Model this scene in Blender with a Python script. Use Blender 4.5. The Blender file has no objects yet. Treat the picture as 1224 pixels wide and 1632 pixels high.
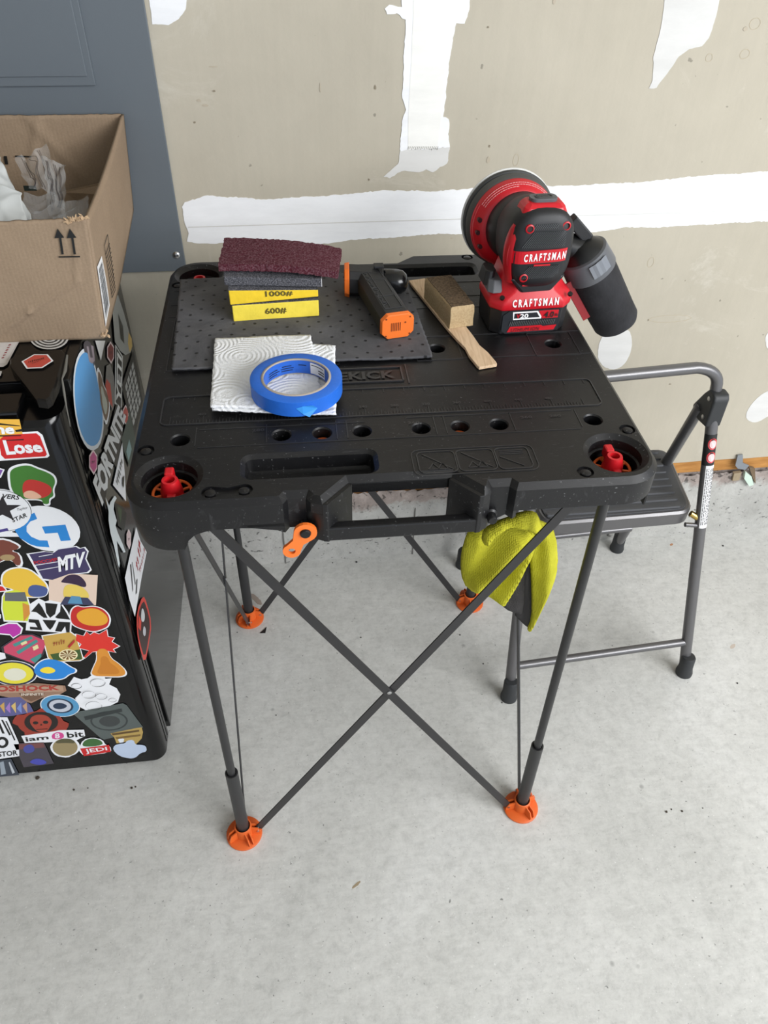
import bpy, bmesh, math, random, mathutils
from mathutils import Vector, Matrix, Euler
from mathutils.geometry import tessellate_polygon, delaunay_2d_cdt
random.seed(7)
S = bpy.context.scene
COL = S.collection

# ------------------------------------------------------------------ camera
CAM = Vector((-0.1095, -0.9091, 1.3444))
ROT = Euler((0.8378, -0.0181, -0.1207))
FPX = 1248.9
cd = bpy.data.cameras.new('camera'); cam = bpy.data.objects.new('camera', cd)
cam.location = CAM; cam.rotation_euler = ROT
cd.sensor_fit = 'VERTICAL'; cd.sensor_height = 36.0; cd.lens = FPX / 1632 * 36.0
cd.clip_start = 0.02
COL.objects.link(cam); S.camera = cam

# ------------------------------------------------------------------ world / light / exposure
S.view_settings.view_transform = 'Standard'; S.view_settings.look = 'None'
S.view_settings.gamma = 1.0; S.view_settings.use_curve_mapping = False
S.view_settings.exposure = 0.0
W = bpy.data.worlds.new('world'); S.world = W; W.use_nodes = True
bg = W.node_tree.nodes['Background']; bg.inputs[0].default_value = (0.80, 0.88, 1.0, 1); bg.inputs[1].default_value = 1.15

def area(name, loc, target, sx, sy, power, color=(1, 1, 1)):
    l = bpy.data.lights.new(name, 'AREA'); l.shape = 'RECTANGLE'; l.size = sx; l.size_y = sy
    l.energy = power; l.color = color
    o = bpy.data.objects.new(name, l); o.location = loc
    d = Vector(target) - Vector(loc); o.rotation_euler = d.to_track_quat('-Z', 'Y').to_euler()
    COL.objects.link(o); return o
# daylight through the open garage door: behind the photographer and to the right
area('garage_door_daylight', (2.1, -2.1, 2.1), (0.5, -0.5, 0.05), 2.4, 1.5, 146, (0.98, 0.985, 1.0))

# ------------------------------------------------------------------ measuring helpers: a point on a real plane
MR = ROT.to_matrix()
def ray(u, v): return MR @ Vector(((u - 612) / FPX, -(v - 816) / FPX, -1))
def pz(u, v, z): d = ray(u, v); return CAM + d * ((z - CAM.z) / d.z)
def py(u, v, y): d = ray(u, v); return CAM + d * ((y - CAM.y) / d.y)
def px(u, v, x): d = ray(u, v); return CAM + d * ((x - CAM.x) / d.x)

# ------------------------------------------------------------------ materials
def lin(c):
    c = [x / 255 for x in c]
    return [x / 12.92 if x <= 0.04045 else ((x + 0.055) / 1.055) ** 2.4 for x in c] + [1]
MATS = {}
def mat(name, rgb, rough=0.5, metal=0.0, spec=0.5, bump=0.0, bscale=200, var=0.0, vscale=20, coat=0.0, sheen=0.0, var2=None, detail=4):
    if name in MATS: return MATS[name]
    m = bpy.data.materials.new(name); m.use_nodes = True; nt = m.node_tree; b = nt.nodes['Principled BSDF']
    b.inputs['Base Color'].default_value = lin(rgb); b.inputs['Roughness'].default_value = rough
    b.inputs['Metallic'].default_value = metal; b.inputs['Specular IOR Level'].default_value = spec
    b.inputs['Coat Weight'].default_value = coat; b.inputs['Sheen Weight'].default_value = sheen
    tc = nt.nodes.new('ShaderNodeTexCoord')
    if var > 0:
        n = nt.nodes.new('ShaderNodeTexNoise'); n.inputs['Scale'].default_value = vscale; n.inputs['Detail'].default_value = detail
        nt.links.new(tc.outputs['Object'], n.inputs['Vector'])
        r = nt.nodes.new('ShaderNodeValToRGB')
        c = lin(rgb); r.color_ramp.elements[0].position = 0.3; r.color_ramp.elements[1].position = 0.7
        c2 = lin(var2) if var2 else [min(1, x * (1 + var)) for x in c[:3]] + [1]
        r.color_ramp.elements[0].color = [x * (1 - var) for x in c[:3]] + [1] if not var2 else c
        r.color_ramp.elements[1].color = c2
        nt.links.new(n.outputs['Fac'], r.inputs['Fac']); nt.links.new(r.outputs['Color'], b.inputs['Base Color'])
    if bump > 0:
        n2 = nt.nodes.new('ShaderNodeTexNoise'); n2.inputs['Scale'].default_value = bscale; n2.inputs['Detail'].default_value = 3
        nt.links.new(tc.outputs['Object'], n2.inputs['Vector'])
        bp = nt.nodes.new('ShaderNodeBump'); bp.inputs['Strength'].default_value = bump; bp.inputs['Distance'].default_value = 0.002
        nt.links.new(n2.outputs['Fac'], bp.inputs['Height']); nt.links.new(bp.outputs['Normal'], b.inputs['Normal'])
    MATS[name] = m; return m

def nodes(m): return m.node_tree, m.node_tree.nodes['Principled BSDF']
def N(nt, t, **kw):
    n = nt.nodes.new(t)
    for k, v in kw.items():
        if k in n.inputs: n.inputs[k].default_value = v
        else: setattr(n, k, v)
    return n
def ramp(nt, src, stops, interp='LINEAR'):
    r = nt.nodes.new('ShaderNodeValToRGB'); r.color_ramp.interpolation = interp
    while len(r.color_ramp.elements) < len(stops): r.color_ramp.elements.new(0.5)
    for e, (p, c) in zip(r.color_ramp.elements, stops): e.position = p; e.color = c if len(c) == 4 else list(c) + [1]
    nt.links.new(src, r.inputs['Fac']); return r.outputs['Color']
def mix(nt, fac, a, b, mode='MIX'):
    n = nt.nodes.new('ShaderNodeMix'); n.data_type = 'RGBA'; n.blend_type = mode
    if isinstance(fac, (int, float)): n.inputs[0].default_value = fac
    else: nt.links.new(fac, n.inputs[0])
    for i, s in ((6, a), (7, b)):
        if isinstance(s, (list, tuple)): n.inputs[i].default_value = s
        else: nt.links.new(s, n.inputs[i])
    return n.outputs[2]
G = lambda v: (v, v, v, 1)

def concrete_floor_mat():
    m = mat('floor_concrete', (176, 177, 174), 0.62, spec=0.35); nt, b = nodes(m)
    tc = nt.nodes.new('ShaderNodeTexCoord').outputs['Object']
    def nz(s, d=6, rough=0.6, dist=0.0):
        n = N(nt, 'ShaderNodeTexNoise', Scale=s, Detail=d, Roughness=rough, Distortion=dist); nt.links.new(tc, n.inputs['Vector']); return n.outputs['Fac']
    base = ramp(nt, nz(2.2, 8, 0.65, 0.6), [(0.28, lin((182, 182, 178))), (0.5, lin((196, 196, 192))), (0.72, lin((208, 208, 205)))])
    mot = ramp(nt, nz(46, 12, 0.85, 0.3), [(0.36, G(0.80)), (0.5, G(0.98)), (0.64, G(1.08))])
    c = mix(nt, 1.0, base, mot, 'MULTIPLY')
    spk = ramp(nt, nz(130, 3, 0.6), [(0.28, G(0.42)), (0.335, G(1.0))])
    c = mix(nt, 1.0, c, spk, 'MULTIPLY')
    wsp = ramp(nt, nz(210, 2, 0.5), [(0.69, G(0.0)), (0.74, G(0.5))])
    c = mix(nt, wsp, c, lin((228, 228, 226)))
    # streaky trowel marks
    mp = N(nt, 'ShaderNodeMapping'); mp.inputs['Scale'].default_value = (5, 26, 1); mp.inputs['Rotation'].default_value = (0, 0, -0.85); nt.links.new(tc, mp.inputs['Vector'])
    ns = N(nt, 'ShaderNodeTexNoise', Scale=5, Detail=10, Roughness=0.7); nt.links.new(mp.outputs['Vector'], ns.inputs['Vector'])
    c = mix(nt, 0.6, c, ramp(nt, ns.outputs['Fac'], [(0.35, G(0.9)), (0.65, G(1.06))]), 'MULTIPLY')
    v = N(nt, 'ShaderNodeTexVoronoi', Scale=9); nt.links.new(tc, v.inputs['Vector'])
    st = ramp(nt, v.outputs['Distance'], [(0.02, G(0.55)), (0.05, G(1.0))])
    c = mix(nt, 0.8, c, st, 'MULTIPLY')
    nt.links.new(c, b.inputs['Base Color'])
    bp = N(nt, 'ShaderNodeBump', Strength=0.25, Distance=0.002); nt.links.new(nz(120, 6), bp.inputs['Height']); nt.links.new(bp.outputs['Normal'], b.inputs['Normal'])
    return m
def curb_mat():
    m = mat('curb_concrete', (178, 177, 172), 0.8, spec=0.2); nt, b = nodes(m)
    tc = nt.nodes.new('ShaderNodeTexCoord').outputs['Object']
    def nz(s, d=6, rough=0.6, dist=0.0):
        n = N(nt, 'ShaderNodeTexNoise', Scale=s, Detail=d, Roughness=rough, Distortion=dist); nt.links.new(tc, n.inputs['Vector']); return n.outputs['Fac']
    base = ramp(nt, nz(5, 8, 0.7), [(0.3, lin((160, 159, 154))), (0.7, lin((196, 195, 190)))])
    mp = N(nt, 'ShaderNodeMapping'); mp.inputs['Scale'].default_value = (1, 1, 1.6); nt.links.new(tc, mp.inputs['Vector'])
    ns = N(nt, 'ShaderNodeTexNoise', Scale=75, Detail=2, Roughness=0.5, Distortion=0.5); nt.links.new(mp.outputs['Vector'], ns.inputs['Vector'])
    c = mix(nt, 1.0, base, ramp(nt, ns.outputs['Fac'], [(0.30, G(0.30)), (0.37, G(1.0))]), 'MULTIPLY')
    # pinkish mortar smear near the top
    sx = N(nt, 'ShaderNodeSeparateXYZ'); nt.links.new(tc, sx.inputs['Vector'])
    ad = N(nt, 'ShaderNodeMath', operation='MULTIPLY_ADD'); nt.links.new(nz(14, 5, 0.7), ad.inputs[0]); ad.inputs[1].default_value = 0.09; nt.links.new(sx.outputs['Z'], ad.inputs[2])
    f = ramp(nt, ad.outputs[0], [(0.196, G(0)), (0.212, G(1))])
    pk = ramp(nt, nz(22, 6, 0.7), [(0.3, lin((132, 122, 116))), (0.7, lin((176, 164, 157)))])
    c = mix(nt, f, c, mix(nt, 1.0, pk, ramp(nt, nz(55, 3, 0.5, 1.0), [(0.33, G(0.35)), (0.42, G(1.0))]), 'MULTIPLY'))
    nt.links.new(c, b.inputs['Base Color'])
    bp = N(nt, 'ShaderNodeBump', Strength=0.7, Distance=0.004); nt.links.new(nz(60, 6), bp.inputs['Height']); nt.links.new(bp.outputs['Normal'], b.inputs['Normal'])
    return m
def drywall_mat():
    m = mat('drywall_paper', (200, 191, 172), 0.75, spec=0.25); nt, b = nodes(m)
    tc = nt.nodes.new('ShaderNodeTexCoord').outputs['Object']
    def nz(s, d=6, rough=0.6, dist=0.0, sc=(1, 1, 1)):
        mp = N(nt, 'ShaderNodeMapping'); mp.inputs['Scale'].default_value = sc; nt.links.new(tc, mp.inputs['Vector'])
        n = N(nt, 'ShaderNodeTexNoise', Scale=s, Detail=d, Roughness=rough, Distortion=dist); nt.links.new(mp.outputs['Vector'], n.inputs['Vector']); return n.outputs['Fac']
    base = ramp(nt, nz(1.8, 6), [(0.3, lin((176, 169, 153))), (0.7, lin((188, 181, 165)))])
    c = mix(nt, 0.6, base, ramp(nt, nz(7, 8, 0.7, 0.8), [(0.3, G(0.95)), (0.7, G(1.03))]), 'MULTIPLY')
    c = mix(nt, 0.5, c, ramp(nt, nz(30, 6, 0.6, 0, (3, 1, 0.15)), [(0.35, G(0.96)), (0.65, G(1.02))]), 'MULTIPLY')
    c = mix(nt, 1.0, c, ramp(nt, nz(60, 2, 0.5), [(0.22, G(0.6)), (0.25, G(1.0))]), 'MULTIPLY')
    # pale skim patches
    c = mix(nt, ramp(nt, nz(4.5, 8, 0.75, 1.0), [(0.58, G(0)), (0.70, G(0.6))]), c, lin((198, 193, 180)))
    nt.links.new(c, b.inputs['Base Color'])
    bp = N(nt, 'ShaderNodeBump', Strength=0.25, Distance=0.002); nt.links.new(nz(45, 8, 0.65), bp.inputs['Height']); nt.links.new(bp.outputs['Normal'], b.inputs['Normal'])
    return m
def mud_mat(name, rgb):
    m = mat(name, rgb, 0.7, spec=0.25); nt, b = nodes(m)
    tc = nt.nodes.new('ShaderNodeTexCoord').outputs['Object']
    mp = N(nt, 'ShaderNodeMapping'); mp.inputs['Scale'].default_value = (1, 1, 4); nt.links.new(tc, mp.inputs['Vector'])
    n = N(nt, 'ShaderNodeTexNoise', Scale=9, Detail=8, Roughness=0.65); nt.links.new(mp.outputs['Vector'], n.inputs['Vector'])
    c = ramp(nt, n.outputs['Fac'], [(0.25, lin(tuple(int(x * 0.955) for x in rgb))), (0.6, lin(rgb))])
    nt.links.new(c, b.inputs['Base Color'])
    bp = N(nt, 'ShaderNodeBump', Strength=0.2, Distance=0.002); nt.links.new(n.outputs['Fac'], bp.inputs['Height']); nt.links.new(bp.outputs['Normal'], b.inputs['Normal'])
    return m
def table_mat():
    m = mat('table_plastic', (15, 15, 17), 0.38, spec=0.42); nt, b = nodes(m)
    tc = nt.nodes.new('ShaderNodeTexCoord').outputs['Object']
    n = N(nt, 'ShaderNodeTexNoise', Scale=900, Detail=2); nt.links.new(tc, n.inputs['Vector'])
    bp = N(nt, 'ShaderNodeBump', Strength=0.12, Distance=0.0008); nt.links.new(n.outputs['Fac'], bp.inputs['Height']); nt.links.new(bp.outputs['Normal'], b.inputs['Normal'])
    # dust specks and scuffs
    d = N(nt, 'ShaderNodeTexNoise', Scale=330, Detail=1); nt.links.new(tc, d.inputs['Vector'])
    mk = N(nt, 'ShaderNodeTexNoise', Scale=9, Detail=3); nt.links.new(tc, mk.inputs['Vector'])
    f = mix(nt, 1.0, ramp(nt, d.outputs['Fac'], [(0.71, G(0)), (0.75, G(0.6))]), ramp(nt, mk.outputs['Fac'], [(0.4, G(0.15)), (0.65, G(1))]), 'MULTIPLY')
    mp = N(nt, 'ShaderNodeMapping'); mp.inputs['Scale'].default_value = (2, 16, 1); mp.inputs['Rotation'].default_value = (0, 0, 0.5); nt.links.new(tc, mp.inputs['Vector'])
    sc = N(nt, 'ShaderNodeTexNoise', Scale=30, Detail=3, Distortion=1.0); nt.links.new(mp.outputs['Vector'], sc.inputs['Vector'])
    c = mix(nt, f, lin((15, 15, 17)), lin((130, 130, 132)))
    c = mix(nt, ramp(nt, sc.outputs['Fac'], [(0.64, G(0)), (0.72, G(0.2))]), c, lin((96, 96, 98)))
    nt.links.new(c, b.inputs['Base Color'])
    nt.links.new(ramp(nt, mk.outputs['Fac'], [(0.3, G(0.36)), (0.7, G(0.5))]), b.inputs['Roughness'])
    return m
def cardboard_mat():
    m = mat('cardboard', (172, 146, 116), 0.85, spec=0.15); nt, b = nodes(m)
    tc = nt.nodes.new('ShaderNodeTexCoord').outputs['Object']
    n = N(nt, 'ShaderNodeTexNoise', Scale=6, Detail=8, Roughness=0.6); nt.links.new(tc, n.inputs['Vector'])
    c = ramp(nt, n.outputs['Fac'], [(0.3, lin((138, 119, 99))), (0.7, lin((154, 134, 112)))])
    n2 = N(nt, 'ShaderNodeTexNoise', Scale=400, Detail=2); nt.links.new(tc, n2.inputs['Vector'])
    c = mix(nt, 0.5, c, ramp(nt, n2.outputs['Fac'], [(0.3, G(0.85)), (0.7, G(1.1))]), 'MULTIPLY')
    nt.links.new(c, b.inputs['Base Color'])
    # flute ridges
    w = N(nt, 'ShaderNodeTexWave', Scale=60, Distortion=0.6); w.bands_direction = 'X'; nt.links.new(tc, w.inputs['Vector'])
    bp = N(nt, 'ShaderNodeBump', Strength=0.10, Distance=0.001); nt.links.new(w.outputs['Fac'], bp.inputs['Height'])
    bp2 = N(nt, 'ShaderNodeBump', Strength=0.35, Distance=0.01); nt.links.new(n.outputs['Fac'], bp2.inputs['Height']); nt.links.new(bp.outputs['Normal'], bp2.inputs['Normal'])
    nt.links.new(bp2.outputs['Normal'], b.inputs['Normal'])
    return m
def film_mat(name, rgb, alpha, rough=0.12):
    m = bpy.data.materials.new(name); m.use_nodes = True; nt = m.node_tree; b = nt.nodes['Principled BSDF']
    b.inputs['Base Color'].default_value = lin(rgb); b.inputs['Roughness'].default_value = rough
    b.inputs['Alpha'].default_value = alpha; b.inputs['Specular IOR Level'].default_value = 0.8
    MATS[name] = m; return m
def paper_towel_mat():
    m = mat('paper_towel', (234, 236, 239), 0.9, spec=0.1); nt, b = nodes(m)
    tc = nt.nodes.new('ShaderNodeTexCoord').outputs['Object']
    # concentric embossed arcs around scattered centres
    v = N(nt, 'ShaderNodeTexVoronoi', Scale=16); nt.links.new(tc, v.inputs['Vector'])
    mm = N(nt, 'ShaderNodeMath', operation='MULTIPLY'); nt.links.new(v.outputs['Distance'], mm.inputs[0]); mm.inputs[1].default_value = 75
    sn = N(nt, 'ShaderNodeMath', operation='SINE'); nt.links.new(mm.outputs[0], sn.inputs[0])
    v2 = N(nt, 'ShaderNodeTexVoronoi', Scale=420); nt.links.new(tc, v2.inputs['Vector'])
    a = N(nt, 'ShaderNodeMath', operation='MULTIPLY'); nt.links.new(sn.outputs[0], a.inputs[0]); nt.links.new(v2.outputs['Distance'], a.inputs[1])
    bp = N(nt, 'ShaderNodeBump', Strength=0.55, Distance=0.0014); nt.links.new(a.outputs[0], bp.inputs['Height']); nt.links.new(bp.outputs['Normal'], b.inputs['Normal'])
    return m
def mat_pad():
    m = mat('absorbent_felt', (84, 84, 88), 0.85, spec=0.2); nt, b = nodes(m)
    tc = nt.nodes.new('ShaderNodeTexCoord').outputs['Object']
    n = N(nt, 'ShaderNodeTexNoise', Scale=14, Detail=8, Roughness=0.7, Distortion=0.6); nt.links.new(tc, n.inputs['Vector'])
    c = ramp(nt, n.outputs['Fac'], [(0.3, lin((70, 70, 73))), (0.7, lin((98, 98, 101)))])
    # needle-punched dots on a diagonal lattice
    mp = N(nt, 'ShaderNodeMapping'); mp.inputs['Rotation'].default_value = (0, 0, 0.785); nt.links.new(tc, mp.inputs['Vector'])
    v = N(nt, 'ShaderNodeTexVoronoi', Scale=48, Randomness=0.12); v.voronoi_dimensions = '2D'; nt.links.new(mp.outputs['Vector'], v.inputs['Vector'])
    dots = ramp(nt, v.outputs['Distance'], [(0.07, G(0)), (0.13, G(1))])
    c = mix(nt, 1.0, c, mix(nt, 0.7, G(1), dots), 'MULTIPLY')
    nt.links.new(c, b.inputs['Base Color'])
    h = N(nt, 'ShaderNodeMath', operation='ADD'); nt.links.new(dots, h.inputs[0]); nt.links.new(n.outputs['Fac'], h.inputs[1])
    bp = N(nt, 'ShaderNodeBump', Strength=0.5, Distance=0.003); nt.links.new(h.outputs[0], bp.inputs['Height']); nt.links.new(bp.outputs['Normal'], b.inputs['Normal'])
    return m
def wood_mat(name, a, bcol, sc=(1, 8, 8), scale=14):
    m = mat(name, a, 0.7, spec=0.2); nt, b = nodes(m)
    tc = nt.nodes.new('ShaderNodeTexCoord').outputs['Object']
    mp = N(nt, 'ShaderNodeMapping'); mp.inputs['Scale'].default_value = sc; nt.links.new(tc, mp.inputs['Vector'])
    w = N(nt, 'ShaderNodeTexNoise', Scale=scale, Detail=6, Distortion=1.2); nt.links.new(mp.outputs['Vector'], w.inputs['Vector'])
    nt.links.new(ramp(nt, w.outputs['Fac'], [(0.3, lin(bcol)), (0.7, lin(a))]), b.inputs['Base Color'])
    return m
def speckle_mat(name, rgb, rgb2, scale, bump=0.8, rough=0.9, pos=(0.45, 0.6)):
    m = mat(name, rgb, rough, spec=0.25); nt, b = nodes(m)
    tc = nt.nodes.new('ShaderNodeTexCoord').outputs['Object']
    n = N(nt, 'ShaderNodeTexNoise', Scale=scale, Detail=3, Roughness=0.7); nt.links.new(tc, n.inputs['Vector'])
    nt.links.new(ramp(nt, n.outputs['Fac'], [(pos[0], lin(rgb)), (pos[1], lin(rgb2))]), b.inputs['Base Color'])
    bp = N(nt, 'ShaderNodeBump', Strength=bump, Distance=0.002); nt.links.new(n.outputs['Fac'], bp.inputs['Height']); nt.links.new(bp.outputs['Normal'], b.inputs['Normal'])
    return m
def knit_mat(name, rgb, rgb2):
    m = mat(name, rgb, 0.95, spec=0.1, sheen=0.0); nt, b = nodes(m)
    tc = nt.nodes.new('ShaderNodeTexCoord').outputs['Object']
    n = N(nt, 'ShaderNodeTexNoise', Scale=25, Detail=6); nt.links.new(tc, n.inputs['Vector'])
    c = ramp(nt, n.outputs['Fac'], [(0.3, lin(rgb2)), (0.7, lin(rgb))])
    nt.links.new(c, b.inputs['Base Color'])
    v = N(nt, 'ShaderNodeTexVoronoi', Scale=420, Randomness=0.4); nt.links.new(tc, v.inputs['Vector'])
    bp = N(nt, 'ShaderNodeBump', Strength=0.7, Distance=0.0015); nt.links.new(v.outputs['Distance'], bp.inputs['Height']); nt.links.new(bp.outputs['Normal'], b.inputs['Normal'])
    return m

M_FLOOR = concrete_floor_mat(); M_CURB = curb_mat(); M_DRY = drywall_mat()
M_MUD = mud_mat('joint_compound', (239, 240, 242)); M_MUD2 = mud_mat('thin_joint_compound', (212, 211, 208)); M_TAPE = mud_mat('paper_tape', (238, 237, 232))
M_TABLE = table_mat(); M_CARD = cardboard_mat()
M_CARDEDGE = mat('cardboard_edge', (188, 160, 128), 0.9, bump=0.5, bscale=300)
M_PANEL = mat('panel_paint', (96, 103, 109), 0.42, spec=0.4, bump=0.05, bscale=900, var=0.04, vscale=3)
M_STEEL = mat('steel', (190, 190, 190), 0.3, 1.0)
M_FRIDGE = mat('fridge_black', (9, 9, 10), 0.17, spec=0.38, bump=0.03, bscale=60)
M_FRIDGESIDE = mat('fridge_side_black', (20, 20, 20), 0.16, spec=0.6, bump=0.02, bscale=120)
M_GASKET = mat('gasket_black', (14, 14, 14), 0.7, bump=0.4, bscale=80)
M_LEG = mat('leg_black', (38, 38, 39), 0.42, spec=0.5)
M_STRAP = mat('strap_black', (40, 39, 40), 0.45, spec=0.5)
M_ORANGE = mat('orange_plastic', (212, 98, 40), 0.42, spec=0.4)
M_ORANGE2 = mat('bright_orange_plastic', (236, 116, 40), 0.5, bump=0.05, bscale=500)
M_RED = mat('red_plastic', (196, 22, 32), 0.38, spec=0.5)
M_REDSANDER = mat('sander_red', (192, 20, 34), 0.38, spec=0.45, bump=0.05, bscale=900)
M_BLACKRUB = mat('black_rubber', (26, 27, 29), 0.55, bump=0.15, bscale=700)
M_DARKGREY = mat('dark_grey_plastic', (84, 86, 90), 0.45, bump=0.06, bscale=900)
M_GREYRUB = mat('grey_rubber', (70, 70, 68), 0.6)
M_WHITE = mat('print_white', (235, 235, 235), 0.5)
M_BLACKP = mat('print_black', (18, 18, 18), 0.5)
M_STOOL = mat('stool_paint', (104, 103, 104), 0.32, 0.55, bump=0.04, bscale=500)
M_TREAD = mat('stool_tread', (66, 67, 70), 0.45, spec=0.45, bump=0.1, bscale=500)
M_STOOLRUB = mat('stool_rubber', (40, 42, 44), 0.55)
M_TAPEBLUE = mat('painters_tape_blue', (34, 104, 206), 0.5, bump=0.15, bscale=300, var=0.05, vscale=60)
M_TAPELIGHT = mat('tape_tail_blue', (60, 150, 232), 0.45)
M_COREGREY = mat('tape_core_card', (168, 158, 146), 0.8)
M_TOWELP = paper_towel_mat(); M_FELT = mat_pad()
M_STICK = wood_mat('stick_wood', (222, 196, 164), (190, 160, 128), (10, 1.2, 8), 16)
M_SILL = wood_mat('sill_wood', (190, 138, 78), (160, 110, 58), (1, 8, 8), 12)
M_MAROON = speckle_mat('maroon_fibre', (78, 26, 38), (118, 84, 92), 420, 1.0, pos=(0.44, 0.66))
M_GRIT = speckle_mat('grey_grit', (62, 63, 68), (112, 112, 118), 500, 0.7)
M_YELLOW = mat('yellow_sponge', (236, 200, 40), 0.7, bump=0.25, bscale=160, var=0.06, vscale=60)
M_YELLOW2 = mat('pale_yellow_sponge', (240, 216, 74), 0.7, bump=0.25, bscale=160, var=0.08, vscale=40)
M_CREPE = speckle_mat('crepe_rubber', (166, 142, 106), (186, 164, 128), 420, 0.4, pos=(0.35, 0.65))
M_CREPETOP = speckle_mat('dirty_crepe_rubber', (66, 54, 42), (112, 94, 72), 320, 0.6, pos=(0.35, 0.68))
M_KNITY = knit_mat('yellow_microfibre', (204, 200, 62), (180, 176, 48)); M_KNITG = knit_mat('grey_microfibre', (70, 68, 68), (52, 50, 50))
M_FILM = film_mat('clear_film', (225, 228, 230), 0.24, 0.05); M_BAG = mat('white_plastic_bag', (186, 189, 188), 0.35, spec=0.6, bump=0.3, bscale=30)
M_FILMLINE = mat('film_print', (60, 55, 60), 0.5); M_BRASS = mat('brass', (190, 160, 90), 0.3, 1.0)

# ------------------------------------------------------------------ mesh builder
class MB:
    def __init__(s): s.v = []; s.f = []; s.m = []; s.cur = 0
    def add(s, vs, fs, T=None):
        o = len(s.v)
        for p in vs:
            p = Vector(p); s.v.append(T @ p if T is not None else p)
        for f in fs: s.f.append([i + o for i in f]); s.m.append(s.cur)
        return s
    def box(s, c, d, T=None):
        x, y, z = c; a, b, e = d[0] / 2, d[1] / 2, d[2] / 2
        vs = [(x + i * a, y + j * b, z + k * e) for k in (-1, 1) for j in (-1, 1) for i in (-1, 1)]
        return s.add(vs, [(0, 2, 3, 1), (4, 5, 7, 6), (0, 1, 5, 4), (2, 6, 7, 3), (0, 4, 6, 2), (1, 3, 7, 5)], T)
    def loft(s, rings, cap0=True, cap1=True, closed=True, T=None):
        n = len(rings[0]); vs = [p for r in rings for p in r]; fs = []
        for i in range(len(rings) - 1):
            for j in range(n if closed else n - 1):
                k = (j + 1) % n; fs.append((i * n + j, i * n + k, (i + 1) * n + k, (i + 1) * n + j))
        if cap0: fs.append(tuple(range(n))[::-1])
        if cap1: fs.append(tuple((len(rings) - 1) * n + j for j in range(n)))
        return s.add(vs, fs, T)
    def cyl(s, p0, p1, r0, r1=None, n=20, cap=True):
        p0, p1 = Vector(p0), Vector(p1); r1 = r0 if r1 is None else r1
        d = (p1 - p0).normalized(); a = d.orthogonal().normalized(); b = d.cross(a)
        rg = [[p + (a * math.cos(t) + b * math.sin(t)) * r for t in [2 * math.pi * k / n for k in range(n)]] for p, r in ((p0, r0), (p1, r1))]
        return s.loft(rg, cap, cap)
    def lathe(s, prof, p0, axis, n=32, cap=True, up=None):
        p0 = Vector(p0); d = Vector(axis).normalized(); a = (Vector(up) if up else d.orthogonal()).normalized(); b = d.cross(a)
        rg = [[p0 + d * h + (a * math.cos(t) + b * math.sin(t)) * r for t in [2 * math.pi * k / n for k in range(n)]] for r, h in prof]
        return s.loft(rg, cap, cap)
    def tube(s, path, r, n=12, cap=True):
        P = [Vector(p) for p in path]; rg = []; a = None
        for i, p in enumerate(P):
            d = (P[min(i + 1, len(P) - 1)] - P[max(i - 1, 0)]).normalized()
            if a is None: a = d.orthogonal().normalized()
            a = (a - d * a.dot(d)).normalized(); b = d.cross(a)
            rr = r[i] if isinstance(r, (list, tuple)) else r
            rg.append([p + (a * math.cos(t) + b * math.sin(t)) * rr for t in [2 * math.pi * k / n for k in range(n)]])
        return s.loft(rg, cap, cap)
    def bar(s, p0, p1, w, t, wdir):
        p0, p1 = Vector(p0), Vector(p1); d = (p1 - p0).normalized(); wd = Vector(wdir); wd = (wd - d * wd.dot(d)).normalized(); td = d.cross(wd)
        rg = [[p + wd * i * w / 2 + td * j * t / 2 for i, j in ((-1, -1), (1, -1), (1, 1), (-1, 1))] for p in (p0, p1)]
        return s.loft(rg)
    def prism(s, pts, z0, z1, T=None, holes=()):
        """2D outline extruded along local z; concave allowed, holes allowed"""
        loops = [list(pts)] + [list(h) for h in holes]
        flat = [p for l in loops for p in l]; n = len(flat)
        tris = tessellate_polygon([[Vector((p[0], p[1], 0)) for p in l] for l in loops])
        vs = [(p[0], p[1], z0) for p in flat] + [(p[0], p[1], z1) for p in flat]; fs = []
        for t in tris:
            a, b, c = t
            A, B, C = flat[a], flat[b], flat[c]
            ccw = (B[0] - A[0]) * (C[1] - A[1]) - (B[1] - A[1]) * (C[0] - A[0]) > 0
            if not ccw: a, c = c, a
            fs.append((a + n, b + n, c + n)); fs.append((c, b, a))
        o = 0
        for li, l in enumerate(loops):
            m = len(l); ar = sum(l[i][0] * l[(i + 1) % m][1] - l[(i + 1) % m][0] * l[i][1] for i in range(m))
            flip = (ar < 0) != (li > 0)
            for i in range(m):
                k = (i + 1) % m; q = (o + i, o + k, o + k + n, o + i + n); fs.append(q[::-1] if flip else q)
            o += m
        return s.add(vs, fs, T)

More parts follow.
